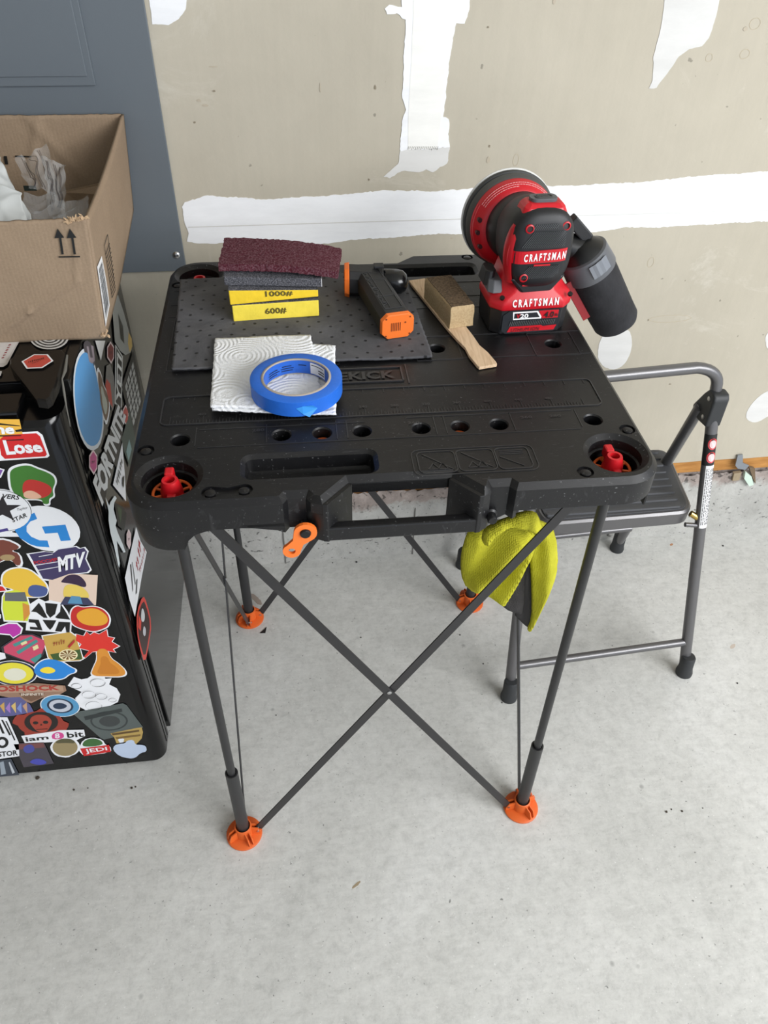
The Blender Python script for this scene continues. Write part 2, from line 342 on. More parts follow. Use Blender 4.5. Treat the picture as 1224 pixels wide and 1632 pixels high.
def world_inv(o):
    m = Matrix.Identity(4)
    while o is not None: m = o.matrix_basis @ m; o = o.parent
    return m.inverted()
def obj(name, mb, mats, parent=None, world=False, smooth=None, bevel=None, label=None, kind=None, sub=None, thick=None, nb=2):
    me = bpy.data.meshes.new(name)
    inv = world_inv(parent) if (world and parent is not None) else None
    me.from_pydata([tuple(inv @ p) if inv is not None else tuple(p) for p in mb.v], [], mb.f)
    for m in (mats if isinstance(mats, (list, tuple)) else [mats]): me.materials.append(m)
    for p, mi in zip(me.polygons, mb.m): p.material_index = mi
    me.update()
    if smooth is not None:
        for p in me.polygons: p.use_smooth = True
        try: me.set_sharp_from_angle(angle=math.radians(smooth))
        except Exception: pass
    o = bpy.data.objects.new(name, me); COL.objects.link(o)
    if parent is not None: o.parent = parent
    if thick: md = o.modifiers.new('s', 'SOLIDIFY'); md.thickness = thick; md.offset = 0
    if bevel: md = o.modifiers.new('b', 'BEVEL'); md.width = bevel; md.segments = nb; md.limit_method = 'ANGLE'; md.angle_limit = math.radians(35)
    if sub: md = o.modifiers.new('u', 'SUBSURF'); md.levels = sub; md.render_levels = sub
    if label: o['label'] = label
    if kind: o['kind'] = kind
    return o
def thing(name, label, cat, loc=(0, 0, 0), rz=0.0, group=None):
    o = bpy.data.objects.new(name, None); o.empty_display_size = 0.05; COL.objects.link(o); o.location = loc; o.rotation_euler = (0, 0, rz)
    o['label'] = label; o['category'] = cat
    if group: o['group'] = group
    return o
def tag(o, label, cat, group=None):
    o['label'] = label; o['category'] = cat
    if group: o['group'] = group
    return o

def rrect(x0, y0, x1, y1, r, n=5):
    p = []
    for cx, cy, a in ((x1 - r, y0 + r, -90), (x1 - r, y1 - r, 0), (x0 + r, y1 - r, 90), (x0 + r, y0 + r, 180)):
        for k in range(n + 1):
            t = math.radians(a + 90 * k / n); p.append((cx + r * math.cos(t), cy + r * math.sin(t)))
    return p
def circ(cx, cy, r, n=24, ry=None, rot=0):
    ry = ry or r; o = []
    for k in range(n):
        t = 2 * math.pi * k / n; x, y = r * math.cos(t), ry * math.sin(t)
        o.append((cx + x * math.cos(rot) - y * math.sin(rot), cy + x * math.sin(rot) + y * math.cos(rot)))
    return o
def inset(poly, d):
    n = len(poly); ar = sum(poly[i][0] * poly[(i + 1) % n][1] - poly[(i + 1) % n][0] * poly[i][1] for i in range(n)); sg = 1 if ar > 0 else -1
    out = []
    for i in range(n):
        a, b, c = Vector(poly[i - 1]), Vector(poly[i]), Vector(poly[(i + 1) % n])
        d1 = (b - a); d2 = (c - b)
        if d1.length < 1e-9 or d2.length < 1e-9: out.append(tuple(b)); continue
        d1.normalize(); d2.normalize()
        n1 = Vector((-d1.y, d1.x)) * sg; n2 = Vector((-d2.y, d2.x)) * sg
        m = (n1 + n2); m = m / max(0.35, m.length_squared / 2) / 1.0 if m.length > 1e-6 else n1
        out.append(tuple(b + m * d))
    return out
def dense(poly, step):
    out = []; n = len(poly)
    for i in range(n):
        a, b = Vector(poly[i]), Vector(poly[(i + 1) % n]); k = max(1, int((b - a).length / step))
        for j in range(k): out.append(tuple(a.lerp(b, j / k)))
    return out
def jag(poly, step, amp, seed=0):
    rnd = random.Random(seed); q = dense(poly, step); out = []; w = 0
    for p in q:
        w = 0.6 * w + rnd.uniform(-amp, amp); out.append((p[0] + w * 0.7, p[1] + rnd.uniform(-amp, amp) * 0.6 + w * 0.5))
    return out
def smoothpoly(pts, it=2):
    for _ in range(it):
        q = []; n = len(pts)
        for i in range(n):
            a, b = pts[i], pts[(i + 1) % n]
            q.append((a[0] * .75 + b[0] * .25, a[1] * .75 + b[1] * .25)); q.append((a[0] * .25 + b[0] * .75, a[1] * .25 + b[1] * .75))
        pts = q
    return pts

# text as mesh, warped onto a quad (bottom-left, bottom-right, top-right, top-left)
TXT = {}
def text_mesh(st, bold=0.02, res=2):
    k = (st, bold, res)
    if k in TXT: return TXT[k]
    c = bpy.data.curves.new('t', 'FONT'); c.body = st; c.offset = bold; c.resolution_u = res
    o = bpy.data.objects.new('t', c); COL.objects.link(o); bpy.context.view_layer.update()
    me = bpy.data.meshes.new_from_object(o.evaluated_get(bpy.context.evaluated_depsgraph_get()))
    vs = [v.co.copy() for v in me.vertices]; fs = [tuple(p.vertices) for p in me.polygons]
    bpy.data.objects.remove(o); bpy.data.meshes.remove(me)
    x0, x1 = min(v.x for v in vs), max(v.x for v in vs); y0, y1 = min(v.y for v in vs), max(v.y for v in vs)
    vs = [((v.x - x0) / (x1 - x0), (v.y - y0) / (y1 - y0)) for v in vs]
    TXT[k] = (vs, fs); return TXT[k]
def put_text(mb, st, q, bold=0.02):
    vs, fs = text_mesh(st, bold); q = [Vector(p) for p in q]
    mb.add([q[0].lerp(q[1], x).lerp(q[3].lerp(q[2], x), y) for x, y in vs], fs)

# ================================================================== THE ROOM
YW = 0.4125
def struct(name, mb, m, parent=None, **kw):
    o = obj(name, mb, m, parent, **kw)
    if parent is None: o['kind'] = 'structure'
    return o
mb = MB(); mb.box((0.4, -1.6, -0.05), (7.0, 5.2, 0.1)); struct('floor', mb, M_FLOOR)
# drywall: a sheet with ragged lower edge
bot = [(-3.0, 0.222), (0.30, 0.226)]
rnd = random.Random(3); x = 0.32; zz = 0.228
edge = []
while x < 3.0:
    zz += rnd.uniform(-0.005, 0.005); zz = min(0.236, max(0.224, zz)); edge.append((x, zz)); x += rnd.uniform(0.012, 0.04)
outl = [(-3.0, 2.5)] + [(-3.0, 0.222), (0.3, 0.226)] + edge + [(3.0, 0.232), (3.0, 2.5)]
TW = Matrix(((1, 0, 0, 0), (0, 0, -1, YW), (0, 1, 0, 0), (0, 0, 0, 1)))   # local (x,z) -> wall plane, thickness towards the room
mb = MB(); mb.prism(outl, -0.012, 0.0, TW)
wall = struct('wall_back', mb, M_DRY)
mb = MB(); mb.box((0, YW + 0.038, 0.222), (6, 0.06, 0.050)); o = struct('trim_1', mb, M_SILL)
# curb with a slightly lumpy face
mb = MB(); nx, nz_ = 300, 20; rnd = random.Random(5)
vs = []; fs = []
for j in range(nz_ + 1):
    for i in range(nx + 1):
        X = -0.9 + 2.4 * i / nx; Z = -0.01 + (0.2155 - 0.0035 * max(-1.0, min(4.0, X * 4))) * j / nz_
        top = 1 if Z > 0.15 else 0
        vs.append((X, YW + 0.002 + rnd.uniform(-0.0008, 0.0008) + top * rnd.uniform(-0.004, 0.003), Z + (rnd.uniform(-0.003, 0.003) if j == nz_ else 0)))
for j in range(nz_):
    for i in range(nx):
        a = j * (nx + 1) + i; fs.append((a, a + 1, a + nx + 2, a + nx + 1))
mb.add(vs, fs); mb.box((0.3, YW + 0.075, 0.095), (4.6, 0.12, 0.208))
curb = struct('trim_2', mb, M_CURB, smooth=60)
mb = MB(); mb.box((0, YW + 0.1, 1.2), (6, 0.02, 2.6)); struct('wall_outer', mb, M_DRY)
mb = MB(); mb.box((-3.0, -1.6, 1.25), (0.1, 5.2, 2.6)); struct('wall_left', mb, mat('side_wall', (196, 190, 176), 0.8, bump=0.1, bscale=30))
mb = MB(); mb.box((0.4, -1.6, 2.55), (7.0, 5.2, 0.1)); struct('ceiling', mb, mat('ceiling_paint', (214, 212, 206), 0.8, bump=0.1, bscale=30))
# vertical control joints scored in the curb
for X in (-0.16, 0.145):
    mb = MB(); mb.box((X, YW + 0.0005, 0.075), (0.0022, 0.0022, 0.15)); obj('joint_line', mb, mat('joint_dark', (110, 108, 104), 0.9), curb)
# anchor strap and broken mortar chip on the curb
mb = MB()
a = [pz and py(u, v, YW - 0.006) for u, v in ((1176, 726), (1184, 725), (1184, 738), (1194, 742), (1188, 749), (1176, 747), (1172, 742))]
mb.prism([(p.x, p.z) for p in a], 0.002, 0.006, TW); o = obj('anchor_strap', mb, mat('galvanised', (150, 156, 164), 0.4, 0.7), curb, world=True, label='bent galvanised anchor strap')
for cc, pts in (((196, 214, 200), ((1186, 749), (1196, 757), (1199, 770), (1192, 772), (1184, 760))), ((110, 92, 70), ((1192, 742), (1201, 744), (1202, 768), (1198, 760))), ((150, 135, 110), ((1168, 752), (1180, 750), (1176, 762), (1165, 764)))):
    mb = MB(); a = [py(u, v, YW) for u, v in pts]
    mb.prism([(p.x, p.z) for p in a], -0.001, 0.007, TW)
    obj('mortar_chip', mb, mat('chip_%d_%d_%d' % cc, cc, 0.8, bump=0.6, bscale=90), curb, world=True)

# ---- joint compound on the wall
def wallpoly(name, pts, m, th, amp=0.0012, step=0.004, seed=1, holes=(), jagged=True, **kw):
    a = [py(u, v, YW) for u, v in pts]; q = [(p.x, p.z) for p in a]
    if jagged: q = jag(q, step, amp, seed)
    mb = MB(); mb.prism(q, 0.0, th, TW); return obj(name, mb, m, wall, **kw)
wallpoly('joint_compound', [(295, 322), (330, 311), (420, 318), (520, 312), (610, 303), (690, 305), (790, 298), (900, 296), (1010, 291), (1120, 280), (1300, 268), (1300, 352), (1224, 352), (1130, 357), (1050, 362), (1000, 362), (930, 372), (840, 373), (760, 372), (690, 373), (620, 379), (560, 382), (520, 388), (470, 392), (430, 389), (400, 383), (330, 389), (298, 385), (300, 372), (290, 330)], M_MUD, 0.0009, label='long horizontal band of white joint compound')
# ridge lines along the taped seam
for pts in ([(300, 361), (700, 349), (1260, 333), (1260, 334.5), (700, 350.5), (300, 362.5)],):
    wallpoly('seam_ridge', pts, M_MUD2, 0.0013, jagged=False)
wallpoly('joint_compound', [(640, -20), (748, -20), (748, 15), (740, 38), (728, 36), (722, 60), (716, 100), (711, 150), (707, 185), (716, 188), (714, 214), (716, 235), (640, 240), (637, 238), (641, 190), (646, 175), (641, 150), (643, 125), (643, 90), (647, 30), (632, 22), (616, 24), (613, 14), (620, 8), (640, 12)], M_MUD, 0.0009, seed=4, label='vertical strip of white joint compound')
wallpoly('joint_compound', [(637, 238), (716, 235), (713, 260), (698, 268), (690, 275), (680, 270), (662, 276), (640, 272), (622, 283), (612, 281), (628, 266), (634, 262)], M_MUD2, 0.0006, seed=6, amp=0.0016)
wallpoly('paper_tape', [(659, -20), (714, -20), (712, 60), (708, 130), (702, 190), (697, 236), (650, 238), (650, 190), (655, 100), (658, 30)], M_TAPE, 0.0012, seed=8, amp=0.0003)
mb = MB()
for k in range(17):
    p = py(650 + k * 2.9, 238 + random.uniform(-1.5, 1.5), YW); q = py(651.5 + k * 2.9, 233, YW); mb.bar((p.x, YW - 0.0013, p.z), (q.x, YW - 0.0013, q.z), 0.0007, 0.0006, (1, 0, 0))
obj('tape_perforation', mb, mat('perf_grey', (150, 148, 142), 0.8), wall, kind='stuff')
wallpoly('joint_compound', [(1062, -20), (1152, -20), (1140, 30), (1130, 60), (1118, 74), (1098, 78), (1082, 90), (1064, 116), (1054, 128), (1046, 140), (1034, 141), (1040, 128), (1041, 90), (1052, 50)], M_MUD2, 0.0007, seed=9, amp=0.0007)
wallpoly('joint_compound', [(236, -20), (300, -20), (296, 15), (285, 30), (268, 40), (243, 38)], M_MUD, 0.0007, seed=10, amp=0.0007)
wallpoly('joint_compound', smoothpoly([(958, 530), (1000, 520), (1010, 545), (998, 580), (975, 592), (950, 575)]), M_MUD2, 0.0006, seed=11, amp=0.0006)
wallpoly('joint_compound', smoothpoly([(1215, 625), (1250, 615), (1255, 650), (1225, 662), (1205, 675), (1188, 668), (1192, 650)]), M_MUD2, 0.0006, seed=12, amp=0.0006)
wallpoly('joint_compound', smoothpoly([(1218, 535), (1235, 520), (1240, 560), (1222, 558)]), M_MUD2, 0.0006, seed=13, amp=0.0006)
# torn paper spots, pencil marks
M_TEAR = mat('torn_paper', (176, 166, 148), 0.8)
for k, (u, v, w, h, c) in enumerate([(510, 140, 2, 16, 0), (341, 145, 6, 3, 1), (327, 168, 12, 4, 0), (317, 160, 8, 5, 0), (598, 139, 4, 8, 1), (310, 195, 4, 3, 1), (588, 286, 3, 4, 1), (778, 43, 3, 3, 1), (884, 0, 6, 12, 0), (1068, 612, 6, 3, 1), (1033, 510, 2, 5, 1), (780, 233, 3, 5, 1), (340, 106, 16, 2, 0), (720, 380, 6, 3, 0), (1188, 46, 9, 7, 0), (778, 255, 7, 12, 0)]):
    p = py(u, v, YW)
    s_ = 1 / 1000
    q = jag(circ(p.x, p.z, w * s_ * 0.42, 12, h * s_ * 0.42), 0.002, 0.0005, k)
    mb = MB(); mb.prism(q, 0.0, 0.0007, TW); obj('paper_blemish', mb, (M_TEAR, mat('blemish_dark', (134, 124, 106), 0.8))[c], wall)
# ring stains: thin outlined drips
for k, (u, v, rx, ry) in enumerate([(1203, 38, 9, 8), (1187, 86, 8, 7), (1037, 418, 6, 10), (1068, 508, 44, 8), (1130, 92, 6, 6), (822, 255, 5, 10)]):
    p = py(u, v, YW); s_ = 1 / 1000
    a = jag(circ(p.x, p.z, rx * s_, 24, ry * s_), 0.003, 0.0004, k); b_ = inset(a, 0.0007)
    mb = MB(); mb.prism(a, 0.0, 0.0003, TW, holes=[b_[::-1]]); obj('water_stain', mb, mat('stain_tan', (178, 166, 144), 0.8), wall)

# ---- electrical panel cover on the wall
pan = thing('electrical_panel', 'grey steel electrical panel cover on the drywall behind the box', 'panel', (-0.6, YW, 0.74))
mb = MB(); mb.box((-0.7325, YW - 0.004, 1.23), (0.90, 0.006, 0.975))
obj('cover', mb, M_PANEL, pan, world=True, bevel=0.0012)
d0 = py(153, 136, YW - 0.008)
mb = MB(); mb.box((d0.x - 0.20, YW - 0.009, d0.z + 0.28), (0.40, 0.004, 0.56)); door = obj('panel_door', mb, M_PANEL, pan, world=True, bevel=0.001)
d1 = py(139, 122, YW - 0.012)
mb = MB(); mb.box((d1.x - 0.19, YW - 0.0118, d1.z + 0.27), (0.38, 0.0022, 0.54)); obj('raised_field', mb, M_PANEL, door, world=True, bevel=0.0016)
sc = py(281, 407, YW - 0.008)
mb = MB(); mb.lathe([(0.0062, 0), (0.0062, 0.001), (0.0045, 0.003), (0.0015, 0.0038)], (sc.x, YW - 0.0065, sc.z), (0, -1, 0), 20); scr = obj('screw', mb, M_STEEL, pan, world=True, smooth=40)
mb = MB(); mb.box((sc.x, YW - 0.0104, sc.z), (0.008, 0.0012, 0.0014)); obj('screw_slot', mb, M_BLACKP, scr, world=True)

# ================================================================== FOLDING WORK TABLE
H = 0.809; TY = -0.013
RT = Matrix.Rotation(TY, 4, 'Z')
tb = thing('folding_work_table', 'black plastic folding work table on crossed strap legs with orange feet', 'table', (0, 0, 0), TY)
h_ = 0.292
def arc(cx, cy, r, a0, a1, n=8): return [(cx + r * math.cos(math.radians(a0 + (a1 - a0) * k / n)), cy + r * math.sin(math.radians(a0 + (a1 - a0) * k / n))) for k in range(n + 1)]
c_ = 0.2475; R_ = h_ - c_
outline = arc(-c_, -c_, R_, 180, 270) + [(-0.127, -h_), (-0.122, -0.284), (-0.103, -0.284), (-0.098, -0.292), (-0.086, -0.297), (-0.056, -0.264), (0.056, -0.264), (0.086, -0.297), (0.094, -0.292), (0.097, -0.284), (0.116, -0.284), (0.122, -h_)] \
    + arc(c_, -c_, R_, 270, 360) + arc(c_, c_, R_, 0, 90) + [(0.086, h_), (0.058, 0.268), (-0.058, 0.268), (-0.086, h_)] + arc(-c_, c_, R_, 90, 180)
ins = inset(outline, 0.0065)
HX = [-0.2404, -0.1267, -0.0804, -0.0344, 0.0344, 0.0804, 0.1267, 0.2404]
dog = [(x, -0.179) for x in HX] + [(x, -0.002) for x in (-0.240, -0.081, 0.081, 0.240)] + [(x, 0.176) for x in (-0.240, 0.240)]
wells = [(-0.247, -0.243), (0.247, -0.243), (-0.247, 0.243), (0.247, 0.243)]
trayF = rrect(-0.172, -0.257, -0.021, -0.212, 0.013); trayB = rrect(0.021, 0.212, 0.183, 0.257, 0.013)
def link_outline(ax, az, ra, bx, bz, rb, w):
    d = Vector((bx - ax, bz - az)); L = d.length; d /= L; n = Vector((-d.y, d.x)); out = []
    a0 = math.atan2(d.y, d.x)
    for k in range(13): t = a0 + math.radians(60 + 240 * k / 12); out.append((ax + ra * math.cos(t), az + ra * math.sin(t)))
    m = Vector((ax, az)) + d * L * 0.52
    out.append(tuple(m - n * w))
    for k in range(13): t = a0 + math.pi + math.radians(60 + 240 * k / 12); out.append((bx + rb * math.cos(t), bz + rb * math.sin(t)))
    out.append(tuple(m + n * w)); return out
POCKR = 0.0093
bossxy = [(-0.2762, -0.1955), (0.2745, -0.2015), (-0.2017, -0.2735), (-0.1667, -0.2725), (0.202, -0.2742), (0.1746, 0.2765), (-0.276, 0.2087)]
pockets = [link_outline(-0.2017, -0.2735, POCKR, -0.1667, -0.2725, POCKR, 0.0052)] + [circ(x, y, POCKR, 20) for x, y in (bossxy[0], bossxy[1], bossxy[4], bossxy[5], bossxy[6])]
holes = pockets + [circ(x, y, 0.0118, 20) for x, y in dog] + [circ(x, y, 0.0365, 36) for x, y in wells] + [trayF, trayB]
mb = MB()
loops = [ins] + [h[::-1] for h in holes]; flat = [p for l in loops for p in l]
tris = tessellate_polygon([[Vector((p[0], p[1], 0)) for p in l] for l in loops])
fs = []
for a, b, c in tris:
    A, B, C = flat[a], flat[b], flat[c]
    fs.append((a, b, c) if (B[0] - A[0]) * (C[1] - A[1]) - (B[1] - A[1]) * (C[0] - A[0]) > 0 else (c, b, a))
mb.add([(x, y, H) for x, y in flat], fs)
ZB = 0.789
mb.loft([[(x, y, H) for x, y in ins], [(x, y, H - 0.0065) for x, y in outline], [(x, y, ZB) for x, y in outline], [(x, y, ZB) for x, y in inset(outline, 0.0005)]], False, False)
under = [inset(outline, 0.0005)] + [circ(x, y, 0.0104, 20)[::-1] for x, y in dog] + [circ(x, y, 0.0275, 36)[::-1] for x, y in wells] + [inset(t_, 0.007)[::-1] for t_ in (trayF, trayB)]
uf = [p for l in under for p in l]; ut = tessellate_polygon([[Vector((p[0], p[1], 0)) for p in l] for l in under])
mb.add([(x, y, ZB) for x, y in uf], [tuple(t) for t in ut])
for x, y in dog:
    mb.loft([[(a, b, z) for a, b in circ(x, y, r, 20)] for r, z in ((0.0118, H), (0.0104, H - 0.0018), (0.0104, H - 0.034))], False, True)
for x, y in wells:
    mb.loft([[(a, b, z) for a, b in circ(x, y, r, 36)] for r, z in ((0.0365, H), (0.030, H - 0.005), (0.030, H - 0.016), (0.0275, H - 0.017), (0.0275, H - 0.044))], False, True)
for tr in (trayF, trayB):
    mb.loft([[(a, b, z) for a, b in q] for q, z in ((tr, H), (inset(tr, 0.005), H - 0.004), (inset(tr, 0.007), H - 0.019), (inset(tr, 0.011), H - 0.021))], False, True)
for q in pockets:
    if sum(q[i][0] * q[(i + 1) % len(q)][1] - q[(i + 1) % len(q)][0] * q[i][1] for i in range(len(q))) < 0: q = q[::-1]
    mb.loft([[(a, b, z) for a, b in q] for z in (H, H - 0.0035)], False, True)
obj('tabletop', mb, M_TABLE, tb, smooth=30)
# skirt round the edge, open at the carry handle
def skirt_part(pts, zb, name='skirt', closed=False):
    a = pts; b = inset(pts, 0.006) if closed else None
    mb = MB(); n = len(a)
    nrm = []
    for i in range(n):
        p0, p1 = Vector(a[max(0, i - 1)]), Vector(a[min(n - 1, i + 1)]); d = (p1 - p0).normalized(); nrm.append(Vector((-d.y, d.x)))
    inn = [(a[i][0] + nrm[i].x * 0.006, a[i][1] + nrm[i].y * 0.006) for i in range(n)]
    zbf = zb if callable(zb) else (lambda x, y: zb)
    rings = [[(p[0], p[1], ZB), (p[0], p[1], zbf(*p)), (q[0], q[1], zbf(*p)), (q[0], q[1], ZB)] for p, q in zip(a, inn)]
    mb.loft(rings, True, True); return obj(name, mb, M_TABLE, tb, smooth=35)
i0 = outline.index((-0.127, -h_)); iR = outline.index((0.122, -h_)); ib = outline.index((0.086, h_)); ib2 = outline.index((-0.086, h_))
skirt_part([(-h_, 0.0)] + outline[:i0 + 1], 0.772)
skirt_part(outline[iR:ib + 1], 0.774); skirt_part(outline[ib2:] + [(-h_, 0.0)], 0.772)
skirt_part([(-0.127, -h_), (-0.122, -0.284), (-0.103, -0.284), (-0.098, -0.292), (-0.0855, -0.2975)], lambda x, y: 0.762 if x < -0.1 else 0.751, 'clamp_bracket')
skirt_part([(0.0855, -0.2975), (0.094, -0.292), (0.097, -0.284), (0.116, -0.284), (0.122, -h_)], lambda x, y: 0.762 if x > 0.1 else 0.751, 'clamp_bracket')
# bowed-down fairing left of the latch
mb = MB(); mb.prism([(-0.172, 0.772), (-0.16, 0.771), (-0.135, 0.766), (-0.127, 0.762), (-0.127, 0.776), (-0.172, 0.776)], 0.0, 0.006, Matrix(((1, 0, 0, 0), (0, 0, -1, -h_ + 0.006), (0, 1, 0, 0), (0, 0, 0, 1)))); obj('skirt_gusset', mb, M_TABLE, tb)
# carry handle: slanted cheeks and a beam
for s_ in (-1, 1):
    mb = MB(); q = [(s_ * 0.0865, -0.2975), (s_ * 0.056, -0.264), (s_ * 0.0525, -0.267), (s_ * 0.081, -0.2985)]
    if s_ > 0: q = q[::-1]
    mb.prism(q, 0.750, 0.8035); obj('handle_cheek', mb, M_TABLE, tb, bevel=0.0008)
mb = MB(); mb.box((0, -0.2915, 0.7595), (0.172, 0.012, 0.019)); obj('carry_handle', mb, M_TABLE, tb, bevel=0.002)
mb = MB(); mb.box((0.0, -0.262, 0.795), (0.112, 0.004, 0.012)); obj('handle_backing', mb, M_TABLE, tb)
# leg socket under the front left corner
mb = MB()
def sock(sx, sy, z, s): return [(x * s + sx, y * s + sy, z) for x, y in rrect(-0.029, -0.029, 0.029, 0.029, 0.02)]
def corner_sock(z, o, e): return [(x, y, z) for x, y in arc(-c_, -c_, R_ - o, 180, 270) + [(e, -h_ + o), (e, -0.235), (-0.235, e), (-h_ + o, e)]]
mb.loft([corner_sock(0.7725, 0.0, -0.226), corner_sock(0.760, 0.001, -0.229), corner_sock(0.742, 0.004, -0.236), corner_sock(0.738, 0.008, -0.240)]); obj('leg_socket', mb, M_TABLE, tb, smooth=35)
mb = MB(); mb.prism([(-0.232, 0.7725), (-0.234, 0.748), (-0.230, 0.758), (-0.222, 0.766), (-0.210, 0.770), (-0.196, 0.7725)], 0.0, 0.006, Matrix(((1, 0, 0, 0), (0, 0, -1, -h_ + 0.0065), (0, 1, 0, 0), (0, 0, 0, 1)))); obj('skirt_gusset', mb, M_TABLE, tb)
for sx, sy in ((0.257, 0.255), (-0.257, 0.255)):
    mb = MB(); mb.loft([sock(sx, sy, 0.775, 1.0), sock(sx, sy, 0.76, 0.9)]); obj('leg_socket', mb, M_TABLE, tb, smooth=40)
mb = MB(); mb.box((0.275, -0.262, 0.766), (0.011, 0.012, 0.018)); mb.box((0.284, -0.262, 0.764), (0.002, 0.016, 0.026)); obj('leg_catch', mb, M_TABLE, tb)
# red leg locks in the corner wells with their orange spider
for x, y in wells:
    mb = MB(); mb.tube([(x + 0.0205 * math.cos(t), y + 0.0205 * math.sin(t), H - 0.023) for t in [2 * math.pi * k / 36 for k in range(37)]], 0.0017, 8)
    for k in range(8):
        t = math.radians(22 + 45 * k); mb.bar((x + 0.008 * math.cos(t), y + 0.008 * math.sin(t), H - 0.024), (x + 0.0205 * math.cos(t), y + 0.0205 * math.sin(t), H - 0.023), 0.0026, 0.002, (-math.sin(t), math.cos(t), 0))
    obj('lock_spider', mb, M_ORANGE, tb)
    mb = MB(); mb.lathe([(0.0085, H - 0.043), (0.0125, H - 0.034), (0.0122, H - 0.020), (0.0095, H - 0.008), (0.0085, H - 0.005), (0.0056, H - 0.005), (0.0052, H - 0.018)], (x, y, 0), (0, 0, 1), 20)
    kn = obj('leg_lock', mb, M_RED, tb, smooth=45, label='red leg lock knob')
    mb = MB(); sg = 1 if y < 0 else -1
    mb.box((x - 0.002, y + sg * 0.0150, H - 0.011), (0.0100, 0.013, 0.014)); mb.box((x + 0.001, y - sg * 0.0125, H - 0.026), (0.010, 0.007, 0.020)); obj('lock_wing', mb, M_RED, kn, bevel=0.002)
# molded bosses and hook recesses on the top
def boss(x, y, r=0.0058):
    mb = MB(); mb.lathe([(r, -0.0036), (r, 0.0002), (r - 0.0012, 0.001)], (x, y - 0.0014, H), (0, 0, 1), 16); obj('boss', mb, M_TABLE, tb, smooth=40)
mrk = MB()
def strip(pts, w=0.0011, z=0.0007, closed=False):
    P = [Vector((p[0], p[1], H + z / 2)) for p in pts]
    if closed: P.append(P[0])
    for a, b in zip(P[:-1], P[1:]): mrk.bar(a, b, w, z, (-(b - a).y, (b - a).x, 0))
for x, y in bossxy: boss(x, y)
# ruler plate, squares, warning panels, lettering
strip(rrect(-0.266, -0.150, 0.262, -0.092, 0.008), 0.0016, 0.0012, True)
for k in range(0, 131):
    x = -0.255 + k * 0.0038; L = 0.0135 if k % 10 == 0 else (0.009 if k % 5 == 0 else 0.006)
    strip([(x, -0.148), (x, -0.148 + L)], 0.0007)
for k in range(21):
    x = -0.255 + k * 0.0254; strip([(x, -0.094), (x, -0.102)], 0.0007)
for k in range(1, 13):
    put_text(mrk, str(k * 40), [(-0.262 + k * 0.038, -0.134, H + .0008), (-0.252 + k * 0.038, -0.134, H + .0008), (-0.252 + k * 0.038, -0.129, H + .0008), (-0.262 + k * 0.038, -0.129, H + .0008)])
for (a, b, c, d) in ((0.022, -0.262, 0.064, -0.225), (0.066, -0.262, 0.108, -0.225), (0.110, -0.262, 0.148, -0.225)):
    strip(rrect(a, b, c, d, 0.006, 3), 0.0012, 0.0008, True)
strip(rrect(0.016, -0.266, 0.154, -0.221, 0.009, 3), 0.001, 0.0008, True)
for a in (0.022, 0.066):
    strip([(a + .006, -0.229), (a + .037, -0.257)], 0.0013); strip([(a + .010, -0.256), (a + .016, -0.246), (a + .022, -0.256)], 0.001, closed=True); strip([(a + .020, -0.256), (a + .026, -0.246), (a + .032, -0.256)], 0.001, closed=True)
strip([(0.114, -0.240), (0.138, -0.258)], 0.001)
for r in range(3): strip([(0.115, -0.230 - r * 0.003), (0.142, -0.230 - r * 0.003)], 0.0008)
strip([(-0.11, -0.078), (0.0265, -0.078), (0.0265, -0.046), (-0.11, -0.046)], 0.0022, 0.0018, True); strip([(0.033, -0.084), (0.033, -0.040)], 0.0016, 0.0012)
Z8 = H + 0.0014
put_text(mrk, 'SIDEKICK', [(-0.092, -0.072, Z8), (0.0175, -0.072, Z8), (0.0175, -0.054, Z8), (-0.092, -0.054, Z8)], 0.03)
for k, (x, y) in enumerate(dog):
    s1 = 0.017
    if y < -0.1:
        if k % 2: strip([(x - s1, y - 0.013), (x - s1, y + 0.021)], 0.0009)
        else: strip([(x + s1, y - 0.014), (x + s1, y + 0.022)], 0.0009)
    else: strip([(x - 0.03, y - 0.03), (x + 0.03, y - 0.03), (x + 0.03, y + 0.03), (x - 0.03, y + 0.03)], 0.0011, closed=True)
strip([(-0.22, -0.162), (-0.03, -0.162)], 0.0008); strip([(0.02, -0.1575), (0.22, -0.1575)], 0.0008); strip([(-0.22, -0.196), (0.22, -0.196)], 0.0006)
for y in (-0.03, 0.03, 0.11, 0.145, 0.19): strip([(0.075 if y < .1 else -0.28, y), (0.284, y)], 0.001)
strip(rrect(-0.27, -0.027 + 0.05, -0.245, 0.06 + 0.05, 0.004, 2), 0.001, closed=True)
for x, t in ((0.02, '260'), (0.155, '360'), (0.19, '280'), (-0.16, '280')):
    put_text(mrk, t, [(x, -0.171, H + .0008), (x + .014, -0.171, H + .0008), (x + .014, -0.166, H + .0008), (x, -0.166, H + .0008)])
obj('molded_markings', mrk, mat('marking_plastic', (40, 40, 42), 0.36, spec=0.6), tb, kind='stuff', label='raised ruler scale, panels and lettering')
# orange clips glimpsed in two of the holes
for x in (-0.0804, 0.0804):
    mb = MB(); mb.lathe([(0.0100, H - 0.030), (0.0100, H - 0.0125), (0.007, H - 0.0105)], (x, -0.1805, 0), (0, 0, 1), 16); obj('stowed_clip', mb, M_ORANGE, tb, smooth=40)
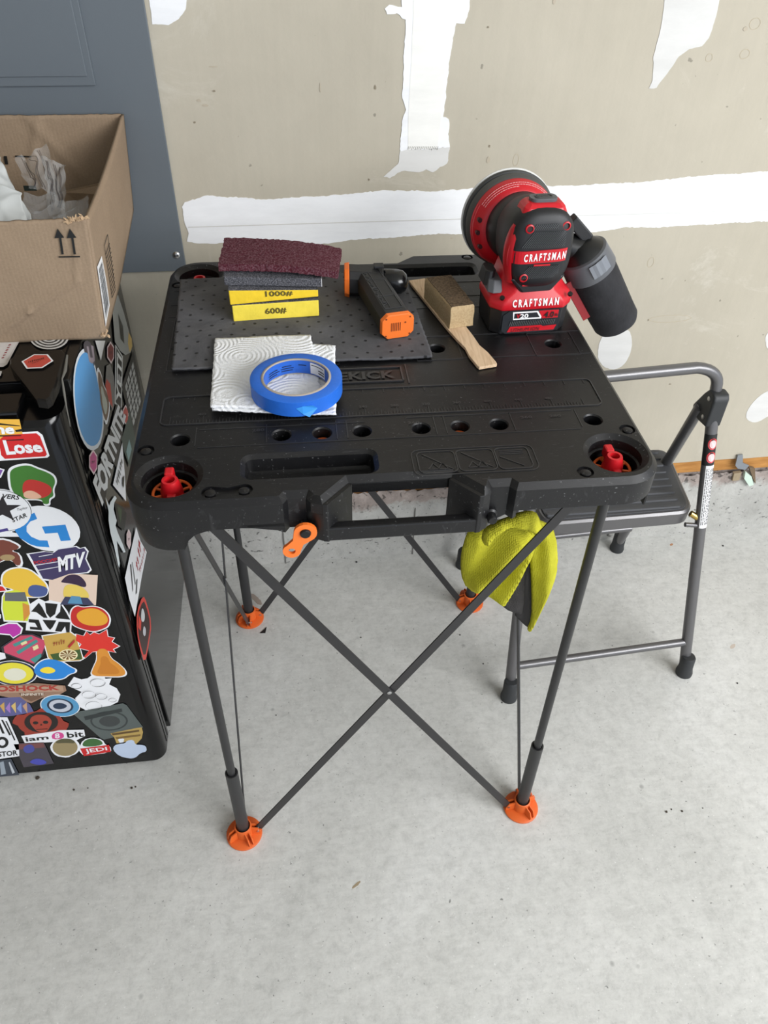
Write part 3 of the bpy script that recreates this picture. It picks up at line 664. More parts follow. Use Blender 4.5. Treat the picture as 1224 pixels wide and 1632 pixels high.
# latch and knob on the front
mb = MB()
K = Matrix(((1, 0, 0, 0), (0, 0, -1, -0.292), (0, 1, 0, 0), (0, 0, 0, 1)))
A = (-0.1055, 0.7665); B = (-0.1215, 0.741)
q = link_outline(*A, 0.0125, *B, 0.0098, 0.0065)
mb.prism(q, 0.004, 0.008, K, holes=[circ(*A, 0.0062, 16)[::-1], circ(*B, 0.0042, 16)[::-1]]); obj('latch', mb, M_ORANGE2, tb, bevel=0.0008, label='orange plastic latch hanging on the front edge')
mb = MB(); mb.lathe([(0.006, -0.01), (0.006, 0.009), (0.005, 0.0105)], (A[0], -0.292, A[1]), (0, -1, 0), 16); obj('latch_pin', mb, M_TABLE, tb, smooth=40)
mb = MB(); mb.lathe([(0.0075, -0.004), (0.0075, 0.004), (0.0055, 0.006), (0.0055, 0.014), (0.0045, 0.0155)], (0.098, -0.285, 0.768), (0, -1, 0), 16); obj('front_peg', mb, M_TABLE, tb, smooth=40)
# legs
LG = 0.2475
legs = [(-LG, -0.2465), (LG, -0.2465), (-LG, 0.2465), (LG, 0.2465)]
for x, y in legs:
    mb = MB(); mb.cyl((x, y, 0.11), (x, y, 0.79), 0.0066, n=20); obj('leg', mb, M_LEG, tb, smooth=40)
    mb = MB(); mb.lathe([(0.0078, 0.204), (0.0078, 0.207), (0.0102, 0.207), (0.0102, 0.022), (0.008, 0.022)], (x, y, 0), (0, 0, 1), 24, False); obj('leg_sleeve', mb, M_LEG, tb, smooth=40)
    sx, sy = (1 if x < 0 else -1), (1 if y < 0 else -1)
    mb = MB(); mb.lathe([(0.030, 0.0), (0.031, 0.0015), (0.031, 0.004), (0.0285, 0.0055), (0.015, 0.007), (0.0145, 0.030), (0.0125, 0.031), (0.0122, 0.022)], (x, y, 0), (0, 0, 1), 36)
    ft = obj('foot', mb, M_ORANGE, tb, smooth=40, label='round orange plastic foot')
    mb = MB()
    for dx, dy in ((sx, 0), (0, sy), (0, -sy), (-sx, 0)):
        T = Matrix.Translation((x, y, 0)) @ Matrix.Rotation(math.atan2(dy, dx) + (0.0 if (dx == sx or dy == sy) else 0.5), 4, 'Z')
        prof = [(0.012, 0.004), (0.0285, 0.004), (0.0295, 0.012), (0.025, 0.024), (0.012, 0.028)]
        for o_ in (-0.0045, 0.0025):
            mb.prism(prof, 0, 0.002, T @ Matrix(((1, 0, 0, 0), (0, 0, -1, o_ + 0.002), (0, 1, 0, 0), (0, 0, 0, 1))))
    obj('foot_ear', mb, M_ORANGE, ft)
    mb = MB()
    mb.cyl((x + sx * 0.0245, y - 0.006, 0.0155), (x + sx * 0.0245, y + 0.006, 0.0155), 0.0022, n=10)
    mb.cyl((x - 0.006, y + sy * 0.0245, 0.0155), (x + 0.006, y + sy * 0.0245, 0.0155), 0.0022, n=10)
    obj('foot_rivet', mb, M_STEEL, ft)
# crossed straps: two on every side
def strap(p0, p1, wd, tl, n): mb = MB(); mb.bar(p0, p1, 0.013, 0.0022, wd); return obj('brace', mb, M_STRAP, tb)
for yy, s_ in ((-0.2465, 1), (0.2465, -1)):
    for sgn, off in ((1, -0.0015), (-1, 0.0015)):
        strap((-sgn * 0.232, yy + off, 0.775), (sgn * 0.222, yy + off, 0.0155), (0, 0, 1), 0, 0)
    mb = MB(); mb.lathe([(0.0035, 0), (0.0035, 0.001), (0.002, 0.0018)], (-0.001, yy - s_ * 0.0028, 0.392), (0, -s_, 0), 12); obj('brace_rivet', mb, M_STEEL, tb, smooth=40)
for xx in (-LG, LG):
    for sgn, off in ((1, -0.0015), (-1, 0.0015)):
        strap((xx + off, -sgn * 0.232, 0.775), (xx + off, sgn * 0.222, 0.0155), (0, 0, 1), 0, 0)
    s_ = 1 if xx < 0 else -1
    mb = MB(); mb.lathe([(0.0035, 0), (0.0035, 0.001), (0.002, 0.0018)], (xx + s_ * 0.0028, -0.001, 0.392), (s_, 0, 0), 12); obj('brace_rivet', mb, M_STEEL, tb, smooth=40)

# ================================================================== THINGS ON THE TABLE  (local table coordinates -> world)
def tw(x, y, z=H): return tuple(RT @ Vector((x, y, z)))
# absorbent pad
def sheet(corners, nx, ny, fz, edgejit=0.0, seed=0):
    rnd = random.Random(seed); vs = []; fs = []; c = [Vector(p) for p in corners]
    for j in range(ny + 1):
        for i in range(nx + 1):
            s, t = i / nx, j / ny; p = c[0].lerp(c[1], s).lerp(c[3].lerp(c[2], s), t)
            if edgejit and (i in (0, nx) or j in (0, ny)): p = p + Vector((rnd.uniform(-1, 1), rnd.uniform(-1, 1))) * edgejit
            vs.append((p.x, p.y, fz(p.x, p.y)))
    for j in range(ny):
        for i in range(nx):
            a = j * (nx + 1) + i; fs.append((a, a + 1, a + nx + 2, a + nx + 1))
    m = MB(); m.add(vs, fs); return m
def wave(x, y): return 0.0022 * mathutils.noise.fractal(Vector((x * 9 + y * 3, y * 16, 1.3)), 1.0, 2.0, 3) * 0.6 + 0.0006 * math.sin(31 * x + 4 * y) * math.sin(27 * y) + 0.0005 * math.sin(70 * y + 30 * x)
mb = sheet([(-0.262, -0.036), (0.071, -0.030), (0.063, 0.221), (-0.272, 0.217)], 110, 84, lambda x, y: H + 0.0042 + wave(x, y), 0.0006, 2)
o = tag(obj('absorbent_mat', mb, M_FELT, smooth=60, thick=0.0026), 'thin dark grey dimpled felt mat spread over the left of the black tabletop', 'mat'); o.rotation_euler = (0, 0, TY)
HM = H + 0.0055
# paper towel, folded double
pt = thing('paper_towel', 'folded white embossed paper towel under the blue tape roll', 'paper towel', tw(-0.13, -0.06, H + 0.0045), TY)
def ptw(x, y): return 0.0007 * math.sin(45 * x + 20 * y) + 0.0006 * math.sin(60 * y - 15 * x)
def tolocal(m, ox, oy, oz):
    m.v = [Vector((p.x - ox, p.y - oy, p.z - oz)) for p in m.v]; return m
mb = sheet([(-0.206, -0.136), (-0.0625, -0.154), (-0.054, 0.002), (-0.205, 0.022)], 40, 40, lambda x, y: H + 0.0072 + ptw(x, y), 0.0006, 5)
obj('lower_ply', tolocal(mb, -0.13, -0.06, H + 0.0045), M_TOWELP, pt, smooth=60, thick=0.002)
mb = sheet([(-0.208, -0.133), (-0.076, -0.143), (-0.085, 0.027), (-0.211, 0.030)], 40, 40, lambda x, y: H + 0.0098 + ptw(x + .01, y), 0.0006, 6)
obj('upper_ply', tolocal(mb, -0.13, -0.06, H + 0.0045), M_TOWELP, pt, smooth=60, thick=0.002)
# painter's tape
tcx, tcy, tz = -0.1065, -0.107, H + 0.0112
tp = thing('tape_roll', 'blue painters tape roll lying on the white paper towel', 'tape', tw(tcx, tcy, tz), TY)
mb = MB(); mb.lathe([(0.0415, 0.0), (0.0535, 0.0), (0.0545, 0.0006), (0.0545, 0.0192), (0.0535, 0.0198), (0.0415, 0.0198)], (0, 0, 0), (0, 0, 1), 96, False); obj('tape_winding', mb, M_TAPEBLUE, tp, smooth=40)
mb = MB(); mb.lathe([(0.0385, 0.0008), (0.0415, 0.0), (0.0415, 0.020), (0.0405, 0.0208), (0.0388, 0.0208), (0.0385, 0.020), (0.0385, 0.0008)], (0, 0, 0), (0, 0, 1), 96, False)
core = obj('cardboard_core', mb, M_COREGREY, tp, smooth=40)
mb = MB(); rings = []
for k in range(49):
    t = math.radians(200 - 290 * k / 48); rings.append([(0.0383 * math.cos(t), 0.0383 * math.sin(t), z) for z in (0.0015, 0.0192)])
mb.loft(rings, False, False, False); obj('core_liner', mb, mat('liner_blue', (38, 98, 196), 0.4), core)
mb = MB()
def on_core(a0, a1, z0, z1, r=0.0379):  # small curved band inside the core
    rg = [[(r * math.cos(t), r * math.sin(t), z) for z in (z0, z1)] for t in [math.radians(a0 + (a1 - a0) * k / 12) for k in range(13)]]; return rg
mb.loft(on_core(25, 62, 0.003, 0.018), False, False, False); obj('core_label', mb, M_WHITE, core)
mb = MB()
for a0, a1, z0, z1 in ((150, 128, .005, .006), (150, 122, .008, .009), (148, 126, .011, .012), (118, 96, .006, .007), (118, 94, .009, .010), (116, 98, .012, .013), (85, 70, .0125, .0135), (60, 30, .0145, .0155), (44, 27, .006, .0075), (44, 27, .0095, .011)):
    mb.loft(on_core(a0, a1, z0, z1, 0.0376), False, False, False)
obj('core_print', mb, M_BLACKP, core)
# loose tail
mb = MB(); r = 0.0548
def rp(a, rr, z): t = math.radians(a); return (rr * math.cos(t), rr * math.sin(t), z)
mb.add([rp(-92, r, 0.012), rp(-84, r + .0005, 0.004), rp(-77, r + .003, 0.0005), rp(-66, r + .001, 0.009), rp(-72, r + .0015, 0.0145), rp(-84, r + .0004, 0.0148)], [(0, 1, 2, 3, 4, 5)])
obj('tape_tail', mb, M_TAPELIGHT, tp, thick=0.0004)

# sanding sponge stack
def slab(cs, top=None, name='slab'): pass
def hexa(bl, br, d, zb, zt):  # front-left/right bottom, depth vector, z bottom/top at (left,right) front and back -> 8 verts
    (x0, y0), (x1, y1) = bl, br; dx, dy = d
    v = [(x0, y0, zb[0]), (x1, y1, zb[1]), (x1 + dx, y1 + dy, zb[2]), (x0 + dx, y0 + dy, zb[3]), (x0, y0, zt[0]), (x1, y1, zt[1]), (x1 + dx, y1 + dy, zt[2]), (x0 + dx, y0 + dy, zt[3])]
    return v, [(0, 3, 2, 1), (4, 5, 6, 7), (0, 1, 5, 4), (1, 2, 6, 5), (2, 3, 7, 6), (3, 0, 4, 7)]
def dens_box(v, n=10):
    pass
def sponge(name, label, loc, bl, br, d, zb, zt, mats, cut=None, text=None):
    t = thing(name, label, 'sanding sponge', tw(*loc), TY)
    v, f = hexa(bl, br, d, zb, zt); m = MB(); m.add([(p[0] - loc[0], p[1] - loc[1], p[2] - loc[2]) for p in v], f)
    o = obj('sponge_body', m, mats[0], t, bevel=0.0012)
    m = MB(); k = 0.0012
    m.add([(v[i][0] - loc[0], v[i][1] - loc[1], v[i][2] - loc[2] + (0.0002 if j < 4 else k)) for j, i in enumerate((4, 5, 6, 7, 4, 5, 6, 7))], [(0, 3, 2, 1), (4, 5, 6, 7), (0, 1, 5, 4), (1, 2, 6, 5), (2, 3, 7, 6), (3, 0, 4, 7)])
    obj('abrasive_face', m, M_GRIT, t)
    if text:
        s_, a, b, z0, z1 = text
        def fp(u, w):
            x = bl[0] + (br[0] - bl[0]) * u; y = bl[1] + (br[1] - bl[1]) * u; zz0 = zb[0] + (zb[1] - zb[0]) * u; zz1 = zt[0] + (zt[1] - zt[0]) * u
            return (x - loc[0] + 0.0, y - loc[1] - 0.0006, zz0 + (zz1 - zz0) * w - loc[2])
        m = MB(); put_text(m, s_, [fp(a, z0), fp(b, z0), fp(b, z1), fp(a, z1)], 0.03); obj('grit_marking', m, mat('grit_ink', (92, 82, 30), 0.8), t)
    return t
sponge('sanding_sponge', 'pale yellow sanding sponge marked 600#, lowest of the abrasive stack', (-0.13, 0.10, HM), (-0.1885, 0.080), (-0.071, 0.088), (-0.006, 0.068), (HM, HM, HM, HM), (0.8385, 0.8385, 0.838, 0.838), (M_YELLOW2,), text=('600#', 0.37, 0.62, 0.32, 0.72))
sponge('sanding_sponge', 'bright yellow sanding sponge marked 1000#, grey grit on top, on the 600# one', (-0.13, 0.10, 0.840), (-0.1905, 0.080), (-0.071, 0.090), (-0.006, 0.066), (0.8395, 0.8425, 0.8425, 0.8395), (0.8605, 0.8525, 0.853, 0.861), (M_YELLOW,), text=('1000#', 0.40, 0.71, 0.40, 0.95))
# loose grey sponge strip between (its side shows white) and the maroon pad
gs = thing('grey_abrasive_pad', 'charcoal gritty sanding pad with a white backing under the maroon pad', 'sanding pad', tw(-0.13, 0.12, 0.8625), TY)
v, f = hexa((-0.196, 0.092), (-0.066, 0.092), (-0.002, 0.082), (0.8625, 0.8555, 0.8555, 0.8625), (0.8745, 0.867, 0.869, 0.876))
mb = MB(); mb.add([(p[0] + 0.13, p[1] - 0.12, p[2] - 0.8625) for p in v], f); obj('pad_body', mb, M_GRIT, gs, bevel=0.001)
mb = MB(); mb.add([(p[0] + 0.13, p[1] - 0.12, p[2] - 0.8625) for p in [(-0.0657, 0.0925, 0.8558), (-0.0657, 0.172, 0.8558), (-0.0657, 0.172, 0.868), (-0.0657, 0.0925, 0.867)]], [(0, 1, 2, 3)]); obj('white_backing', mb, M_WHITE, gs, thick=0.0006)
# maroon non-woven pad: bent slab
mb = MB(); nx, ny = 60, 30; vs = []; fs = []; rnd = random.Random(9)
def mz(s, t): return 0.8755 + 0.0015 * math.sin(s * 3.1) - 0.008 * s ** 3 + 0.002 * t
bl, br, tr_, tl_ = Vector((-0.2025, 0.106)), Vector((-0.044, 0.088)), Vector((-0.034, 0.160)), Vector((-0.197, 0.188))
for k in range(2):
    for j in range(ny + 1):
        for i in range(nx + 1):
            s, t = i / nx, j / ny; p = bl.lerp(br, s).lerp(tl_.lerp(tr_, s), t); e = 0.0009 if (i in (0, nx) or j in (0, ny)) else 0
            vs.append((p.x + 0.12 + rnd.uniform(-e, e), p.y - 0.13 + rnd.uniform(-e, e), mz(s, t) + k * 0.0095 + rnd.uniform(-0.0006, 0.0006) - 0.8755))
n1 = (nx + 1) * (ny + 1)
for j in range(ny):
    for i in range(nx):
        a = j * (nx + 1) + i; fs.append((a + n1, a + 1 + n1, a + nx + 2 + n1, a + nx + 1 + n1)); fs.append((a, a + nx + 1, a + nx + 2, a + 1))
for i in range(nx): a = i; fs.append((a, a + 1, a + 1 + n1, a + n1)); b = ny * (nx + 1) + i; fs.append((b + 1, b, b + n1, b + 1 + n1))
for j in range(ny): a = j * (nx + 1); b = a + nx + 1; fs.append((b, a, a + n1, b + n1)); a += nx; b += nx; fs.append((a, b, b + n1, a + n1))
mb.add(vs, fs)
o = tag(obj('scouring_pad', mb, M_MAROON, smooth=50), 'maroon non-woven fibre abrasive pad on top of the yellow sponge stack', 'abrasive pad'); o.location = tw(-0.12, 0.13, 0.8765); o.rotation_euler = (0, 0, TY)

# angled black tool with orange end caps
ct = thing('handheld_tool', 'black angular handheld tool with orange end caps lying on the grey mat', 'tool', tw(0.03, 0.09, HM), TY)
def tl(x, y, z): return (x - 0.03, y - 0.09, z - HM)
def octo(w, h, c): return [(-w + c, -h), (w - c, -h), (w, -h + c), (w, h - c), (w - c, h), (-w + c, h), (-w, h - c), (-w, -h + c)]
a0 = Vector((0.0305, 0.016, 0.8335)); a1 = Vector((0.000, 0.170, 0.8365)); dirv = (a1 - a0).normalized(); side = Vector((dirv.y, -dirv.x, 0)).normalized(); upv = side.cross(dirv)
def ring(t, w, h, c): p = a0 + dirv * t; return [tuple(Vector(tl(*(p + side * a + upv * b)))) for a, b in octo(w, h, c)]
L = (a1 - a0).length
mb = MB(); mb.loft([ring(0.005, 0.0215, 0.0165, 0.007), ring(0.07, 0.021, 0.0165, 0.007), ring(L - 0.01, 0.0205, 0.0165, 0.007)]); body = obj('tool_body', mb, M_BLACKRUB, ct, bevel=0.0008)
mb = MB(); mb.loft([ring(0.0, 0.022, 0.0172, 0.008), ring(0.0065, 0.0232, 0.0182, 0.008)]); cap = obj('end_cap', mb, M_ORANGE2, ct, bevel=0.0008)
mb = MB()
fc = a0 - dirv * 0.0002
def fcp(a, b): return Vector(tl(*(fc + side * a + upv * b)))
for k in range(6): mb.bar(fcp(-0.009 + k * 0.0024, -0.006), fcp(-0.009 + k * 0.0024, 0.006), 0.0009, 0.0008, side)
for a, b in ((-0.0165, 0.0125), (0.0165, 0.0125), (-0.0165, -0.0125), (0.0165, -0.0125), (0.010, 0.005)): mb.cyl(fcp(a, b) - dirv * 0.0004, fcp(a, b) + dirv * 0.0004, 0.0012, n=8)
obj('cap_detail', mb, mat('cap_dark', (120, 52, 16), 0.6), cap)
# raised panel lines on the top of the body
mb = MB()
def tpz(t, a): return Vector(tl(*(a0 + dirv * t + side * a + upv * 0.0168)))
for seg in ([(0.02, -0.012), (0.02, 0.012), (0.055, 0.012), (0.055, -0.012), (0.02, -0.012)], [(0.062, -0.013), (0.062, 0.012), (0.098, 0.012), (0.098, -0.013), (0.062, -0.013)], [(0.104, -0.013), (0.104, 0.013), (0.135, 0.013), (0.135, -0.013), (0.104, -0.013)], [(0.02, -0.004), (0.135, -0.004)], [(0.038, -0.012), (0.038, -0.004)], [(0.08, -0.013), (0.08, -0.004)]):
    for p, q in zip(seg[:-1], seg[1:]): mb.bar(tpz(*p), tpz(*q), 0.0009, 0.0009, side)
for k_ in range(9):
    t0 = 0.028 + 0.0125 * k_; z0 = (t0, -0.0125 + 0.003 * (k_ % 2)); z1 = (t0 + 0.006, -0.0055 - 0.002 * (k_ % 3)); mb.bar(tpz(*z0), tpz(*z1), 0.0009, 0.0009, side); mb.bar(tpz(z1[0], z1[1]), tpz(z1[0] + 0.005, -0.012), 0.0009, 0.0009, side)
obj('body_relief', mb, mat('relief_black', (52, 53, 55), 0.5), body)
# head lying across the far end
hc = Vector((-0.030, 0.152, 0.8365)); he = Vector((0.060, 0.146, 0.8325)); hd = (he - hc).normalized(); hs = Vector((-hd.y, hd.x, 0)); hu = Vector((0, 0, 1))
def hring(t, w, h, c): p = hc + hd * t; return [tuple(Vector(tl(*(p + hs * a + hu * b)))) for a, b in octo(w, h, c)]
mb = MB(); mb.loft([hring(0.006, 0.020, 0.019, 0.008), hring(0.055, 0.020, 0.018, 0.008)]); obj('tool_head', mb, M_BLACKRUB, ct, bevel=0.001)
mb = MB(); mb.loft([hring(-0.001, 0.0205, 0.0205, 0.010), hring(0.006, 0.0222, 0.0215, 0.010)]); cap2 = obj('end_cap', mb, M_ORANGE2, ct, bevel=0.0008)
mb = MB()
for k in range(7):
    t = 2 * math.pi * k / 7; p = hc - hd * 0.0012 + hs * 0.012 * math.cos(t) + hu * 0.012 * math.sin(t); mb.cyl(Vector(tl(*p)) - hd * .0005, Vector(tl(*p)) + hd * .0005, 0.0024, n=8)
obj('vent_hole', mb, mat('cap_dark', (120, 52, 16), 0.6), cap2)
mb = MB(); mb.lathe([(0.014, 0.052), (0.0175, 0.056), (0.0178, 0.074), (0.0165, 0.082), (0.012, 0.088), (0.004, 0.091)], tl(*hc), hd, 24); obj('lens_bezel', mb, mat('gloss_black', (16, 17, 19), 0.2), ct, smooth=40)
mb = MB(); mb.box(tl(0.018, 0.150, 0.857), (0.014, 0.012, 0.004)); obj('switch_button', mb, M_BLACKRUB, ct, bevel=0.001)

# paint stirrer and crepe cleaning block
st = thing('wooden_stir_stick', 'pale wooden stir stick under the tan rubber block', 'stir stick', tw(0.115, 0.06, H), TY)
ax = Vector((0.1385, -0.0585)); bx = Vector((0.081, 0.192)); d = (bx - ax); L = d.length; d.normalize(); n = Vector((d.y, -d.x))
prof = [(0, 0.0125), (0.004, 0.0135), (0.03, 0.0135), (0.05, 0.0105), (0.075, 0.0125), (0.10, 0.0135), (L - 0.02, 0.0135), (L, 0.013)]
pts = [ax + d * t + n * w for t, w in prof] + [ax + d * t - n * w for t, w in prof[::-1]]
mb = MB(); mb.prism([(p.x - 0.115, p.y - 0.06) for p in pts], 0.0012, 0.0055); obj('stick', mb, M_STICK, st, bevel=0.0006)
cb = thing('abrasive_cleaning_block', 'tan crepe rubber cleaning block with a dirty brown top on the wooden stick', 'rubber block', tw(0.108, 0.09, H + 0.006), TY)
fr = [(0.1045, 0.038), (0.1385, 0.045), (0.1225, 0.137), (0.083, 0.131)]
mb = MB(); q = dense(fr, 0.006); rg = []
rnd = random.Random(4)
for z, k in ((0.0, 0.0), (0.010, 0.0003), (0.020, 0.0), (0.029, 0.0004), (0.031, 0.0016)):
    qq = inset(q, k) if k else q
    rg.append([(p[0] - 0.108 + rnd.uniform(-.0004, .0004), p[1] - 0.09 + rnd.uniform(-.0004, .0004), z) for p in qq])
mb.loft(rg, True, False); obj('block_side', mb, M_CREPE, cb, smooth=30)
mb = MB(); top = rg[-1]; mb.prism([(p[0], p[1]) for p in top], 0.0305, 0.032); obj('dirty_top', mb, M_CREPETOP, cb)

# ================================================================== RANDOM ORBIT SANDER
sd = thing('cordless_sander', 'red and black cordless disc sander standing on its battery at the table right', 'sander', tw(0.212, 0.066, H), TY + math.radians(3))
def lofty(secs, n=28, p=2.6):  # secs: (y, cx, cz, hw, hh, exponent)
    rg = []
    for y, cx, cz, hw, hh, e in secs:
        r = []
        for k in range(n):
            t = 2 * math.pi * k / n; c, s = math.cos(t), math.sin(t)
            r.append((cx + hw * math.copysign(abs(c) ** (2 / e), c), y, cz + hh * math.copysign(abs(s) ** (2 / e), s)))
        rg.append(r)
    return rg
# battery
mb = MB(); rg = []
def bat(x0, x1, y0, y1, c): return [(x0 + c, y0), (x1 - c, y0), (x1, y0 + c), (x1, y1 - c), (x1 - c, y1), (x0 + c, y1), (x0, y1 - c), (x0, y0 + c)]
for z, g in ((0.0, 0.001), (0.002, 0.0), (0.036, -0.001), (0.04, -0.001)):
    rg.append([(x, y, z) for x, y in bat(-0.054 + g, 0.053 - g, -0.037 + g, 0.042 - g, 0.012)])
mb.loft(rg); batt = obj('battery_pack', mb, mat('battery_black', (22, 23, 26), 0.42), sd, bevel=0.001)
# battery label face
FX0, FX1, FZ0, FZ1 = -0.036, 0.037, 0.004, 0.034
FYB = -0.0385
def lf(u, w, o=0.0): return Vector((FX0 + (FX1 - FX0) * u, FYB - 0.0008 - o, FZ0 + (FZ1 - FZ0) * w))
def lpoly(pts, o, m, parent, name, hol=None):
    mb = MB(); mb.prism([((FX0 + (FX1 - FX0) * u), (FZ0 + (FZ1 - FZ0) * w)) for u, w in pts], o, o + 0.0006, Matrix(((1, 0, 0, 0), (0, 0, -1, FYB), (0, 1, 0, 0), (0, 0, 0, 1))), holes=[[((FX0 + (FX1 - FX0) * u), (FZ0 + (FZ1 - FZ0) * w)) for u, w in hol]] if hol else ())
    return obj(name, mb, m, parent)
lab = lpoly([(-0.06, 0.1), (0.02, -0.06), (0.95, -0.06), (1.04, 0.12), (1.04, 0.9), (0.96, 1.06), (0.06, 1.06), (-0.06, 0.85)], 0.0, mat('battery_face', (30, 33, 38), 0.35), batt, 'battery_label')
lpoly([(0.12, 1.0), (0.60, 1.0), (0.68, 0.72), (0.68, 0.62), (0.14, 0.62)], 0.0006, M_WHITE, lab, 'logo_frame', hol=[(0.15, 0.94), (0.15, 0.68), (0.65, 0.68), (0.58, 0.94)])
lpoly([(0.62, 1.0), (1.0, 1.0), (1.0, 0.62), (0.70, 0.62)], 0.0006, M_REDSANDER, lab, 'red_field')
lpoly([(0.05, 0.02), (0.96, 0.02), (1.0, 0.26), (0.74, 0.22), (0.7, 0.28), (0.10, 0.28)], 0.0006, M_REDSANDER, lab, 'red_field')
mb = MB()
for k in range(26): mb.bar(lf(0.08 + k * 0.034, 0.34, 0.001), lf(0.10 + k * 0.034, 0.56, 0.001), 0.0008, 0.0004, (1, 0, 0))
obj('ribbing', mb, mat('rib_grey', (90, 92, 92), 0.5), lab, kind='stuff')
def ltxt(st, u0, w0, u1, w1, m, bold=0.03, slant=0.0):
    mb = MB(); put_text(mb, st, [lf(u0, w0, 0.0016), lf(u1, w0, 0.0016), lf(u1 + slant, w1, 0.0016), lf(u0 + slant, w1, 0.0016)], bold); obj('lettering', mb, m, lab)
ltxt('V', 0.19, 0.70, 0.26, 0.92, M_REDSANDER); ltxt('20', 0.26, 0.70, 0.42, 0.92, M_WHITE); ltxt('4.0', 0.72, 0.66, 0.91, 0.96, M_BLACKP, 0.02, 0.01); ltxt('Ah', 0.93, 0.70, 0.99, 0.86, M_BLACKP)
ltxt('LITHIUM ION', 0.12, 0.06, 0.66, 0.22, M_BLACKP, 0.0, 0.01)
# red base housing above the battery
mb = MB(); rg = []
for z, x0, x1, y0, y1, c in ((0.036, -0.057, 0.057, -0.040, 0.044, 0.014), (0.046, -0.058, 0.058, -0.041, 0.044, 0.016), (0.053, -0.056, 0.055, -0.039, 0.043, 0.018), (0.060, -0.045, 0.046, -0.034, 0.042, 0.018), (0.078, -0.038, 0.042, -0.028, 0.045, 0.018), (0.092, -0.030, 0.038, -0.020, 0.05, 0.016)):
    rg.append([(x, y, z) for x, y in bat(x0, x1, y0, y1, c)])
mb.loft(rg); base = obj('base_housing', mb, M_REDSANDER, sd, bevel=0.0025, smooth=50)
mb = MB()
put_text(mb, 'C R A F T S M A N', [(-0.030, -0.0424, 0.0425), (0.034, -0.0424, 0.0425), (0.034, -0.0405, 0.0528), (-0.030, -0.0405, 0.0528)], 0.035); obj('brand_lettering', mb, M_WHITE, base)
mb = MB(); mb.loft([[(x, y, z) for x, y in bat(-0.060, -0.036, -0.026, 0.02, 0.006)] for z in (0.056,)] + [[(x, y, 0.070) for x, y in bat(-0.057, -0.036, -0.016, 0.018, 0.006)]]); obj('speed_dial_bezel', mb, M_DARKGREY, sd, bevel=0.001)
mb = MB(); mb.loft([[(x, y, 0.060) for x, y in bat(-0.063, -0.050, -0.012, 0.026, 0.005)], [(x, y, 0.079) for x, y in bat(-0.060, -0.046, -0.008, 0.022, 0.005)]]); obj('speed_dial', mb, M_BLACKRUB, sd, bevel=0.001)
for sx in (-0.044, 0.050):
    mb = MB(); mb.lathe([(0.0034, 0), (0.0034, 0.0025), (0.0015, 0.0025)], (sx, -0.036, 0.0535), (0, -0.5, 0.85), 12); obj('screw', mb, mat('dark_steel', (60, 60, 60), 0.35, 0.9), base)
mb = MB(); mb.prism([(-0.037, 0.080), (-0.019, 0.0595), (0.023, 0.0605), (0.040, 0.082)], 0.0, 0.02, Matrix(((1, 0, 0, 0), (0, 0, -1, -0.016), (0, 1, 0, 0), (0, 0, 0, 1)))); obj('chin_plate', mb, mat('head_black', (21, 22, 25), 0.5, bump=0.1, bscale=800), sd, bevel=0.003)
# head cap
CZ = 0.117
mb = MB()
secs = [(-0.041, 0.001, CZ - 0.002, 0.028, 0.036, 3.2), (-0.0385, 0.001, CZ - 0.001, 0.036, 0.046, 3.0), (-0.033, 0.001, CZ, 0.041, 0.0515, 2.9), (-0.015, 0.0, CZ, 0.043, 0.0535, 2.7), (0.015, 0.0, CZ, 0.042, 0.052, 2.5), (0.035, -0.001, CZ - 0.003, 0.040, 0.049, 2.2)]
mb.loft(lofty(secs, 40)[::-1]); head = obj('motor_head', mb, mat('head_black', (21, 22, 25), 0.5, bump=0.1, bscale=800), sd, smooth=50)
def capfront(x, z):  # approximate y of the front surface
    e = (abs(x / 0.041) ** 3 + abs((z - CZ) / 0.0515) ** 3); return -0.0412 + 0.013 * min(1, e) ** 2.2
def band(z0, z1, x0, x1, o, n=24, sl=0.0):
    vs = []; fs = []
    for k in range(n + 1):
        x = x0 + (x1 - x0) * k / n
        for z in (z0 + sl * x, z1 + sl * x): vs.append((x, capfront(x, z) - o, z))
    for k in range(n): fs.append((2 * k, 2 * k + 2, 2 * k + 3, 2 * k + 1))
    m = MB(); m.add(vs, fs); return m
o = obj('red_band', band(CZ - 0.0135, CZ + 0.003, -0.0405, 0.0405, 0.0012, sl=0.03), M_REDSANDER, head, thick=0.0012)
mb = MB(); vs_, fs_ = text_mesh('C R A F T S M A N', 0.035)
mb.add([(-0.024 + 0.056 * a, capfront(-0.024 + 0.056 * a, CZ - 0.005) - 0.0024, CZ - 0.0105 + 0.0103 * b + 0.03 * (-0.024 + 0.056 * a)) for a, b in vs_], fs_); obj('brand_lettering', mb, M_WHITE, head)
mb = MB()
for r0, r1, xm in ((CZ + 0.007, CZ + 0.027, 0.028), (CZ - 0.035, CZ - 0.018, 0.026), (CZ + 0.030, CZ + 0.036, 0.016)):
    x = -xm
    while x < xm:
        a, b = x, min(x + (r1 - r0) * 0.7, xm); z1 = r0 + (b - a) / 0.7
        mb.bar((a, capfront(a, r0) - 0.0009, r0), (b, capfront(b, z1) - 0.0009, z1), 0.0009, 0.0016, (1, 0, 0)); x += 0.0026
obj('grip_ribs', mb, mat('rib_black', (70, 72, 74), 0.45), head, kind='stuff')
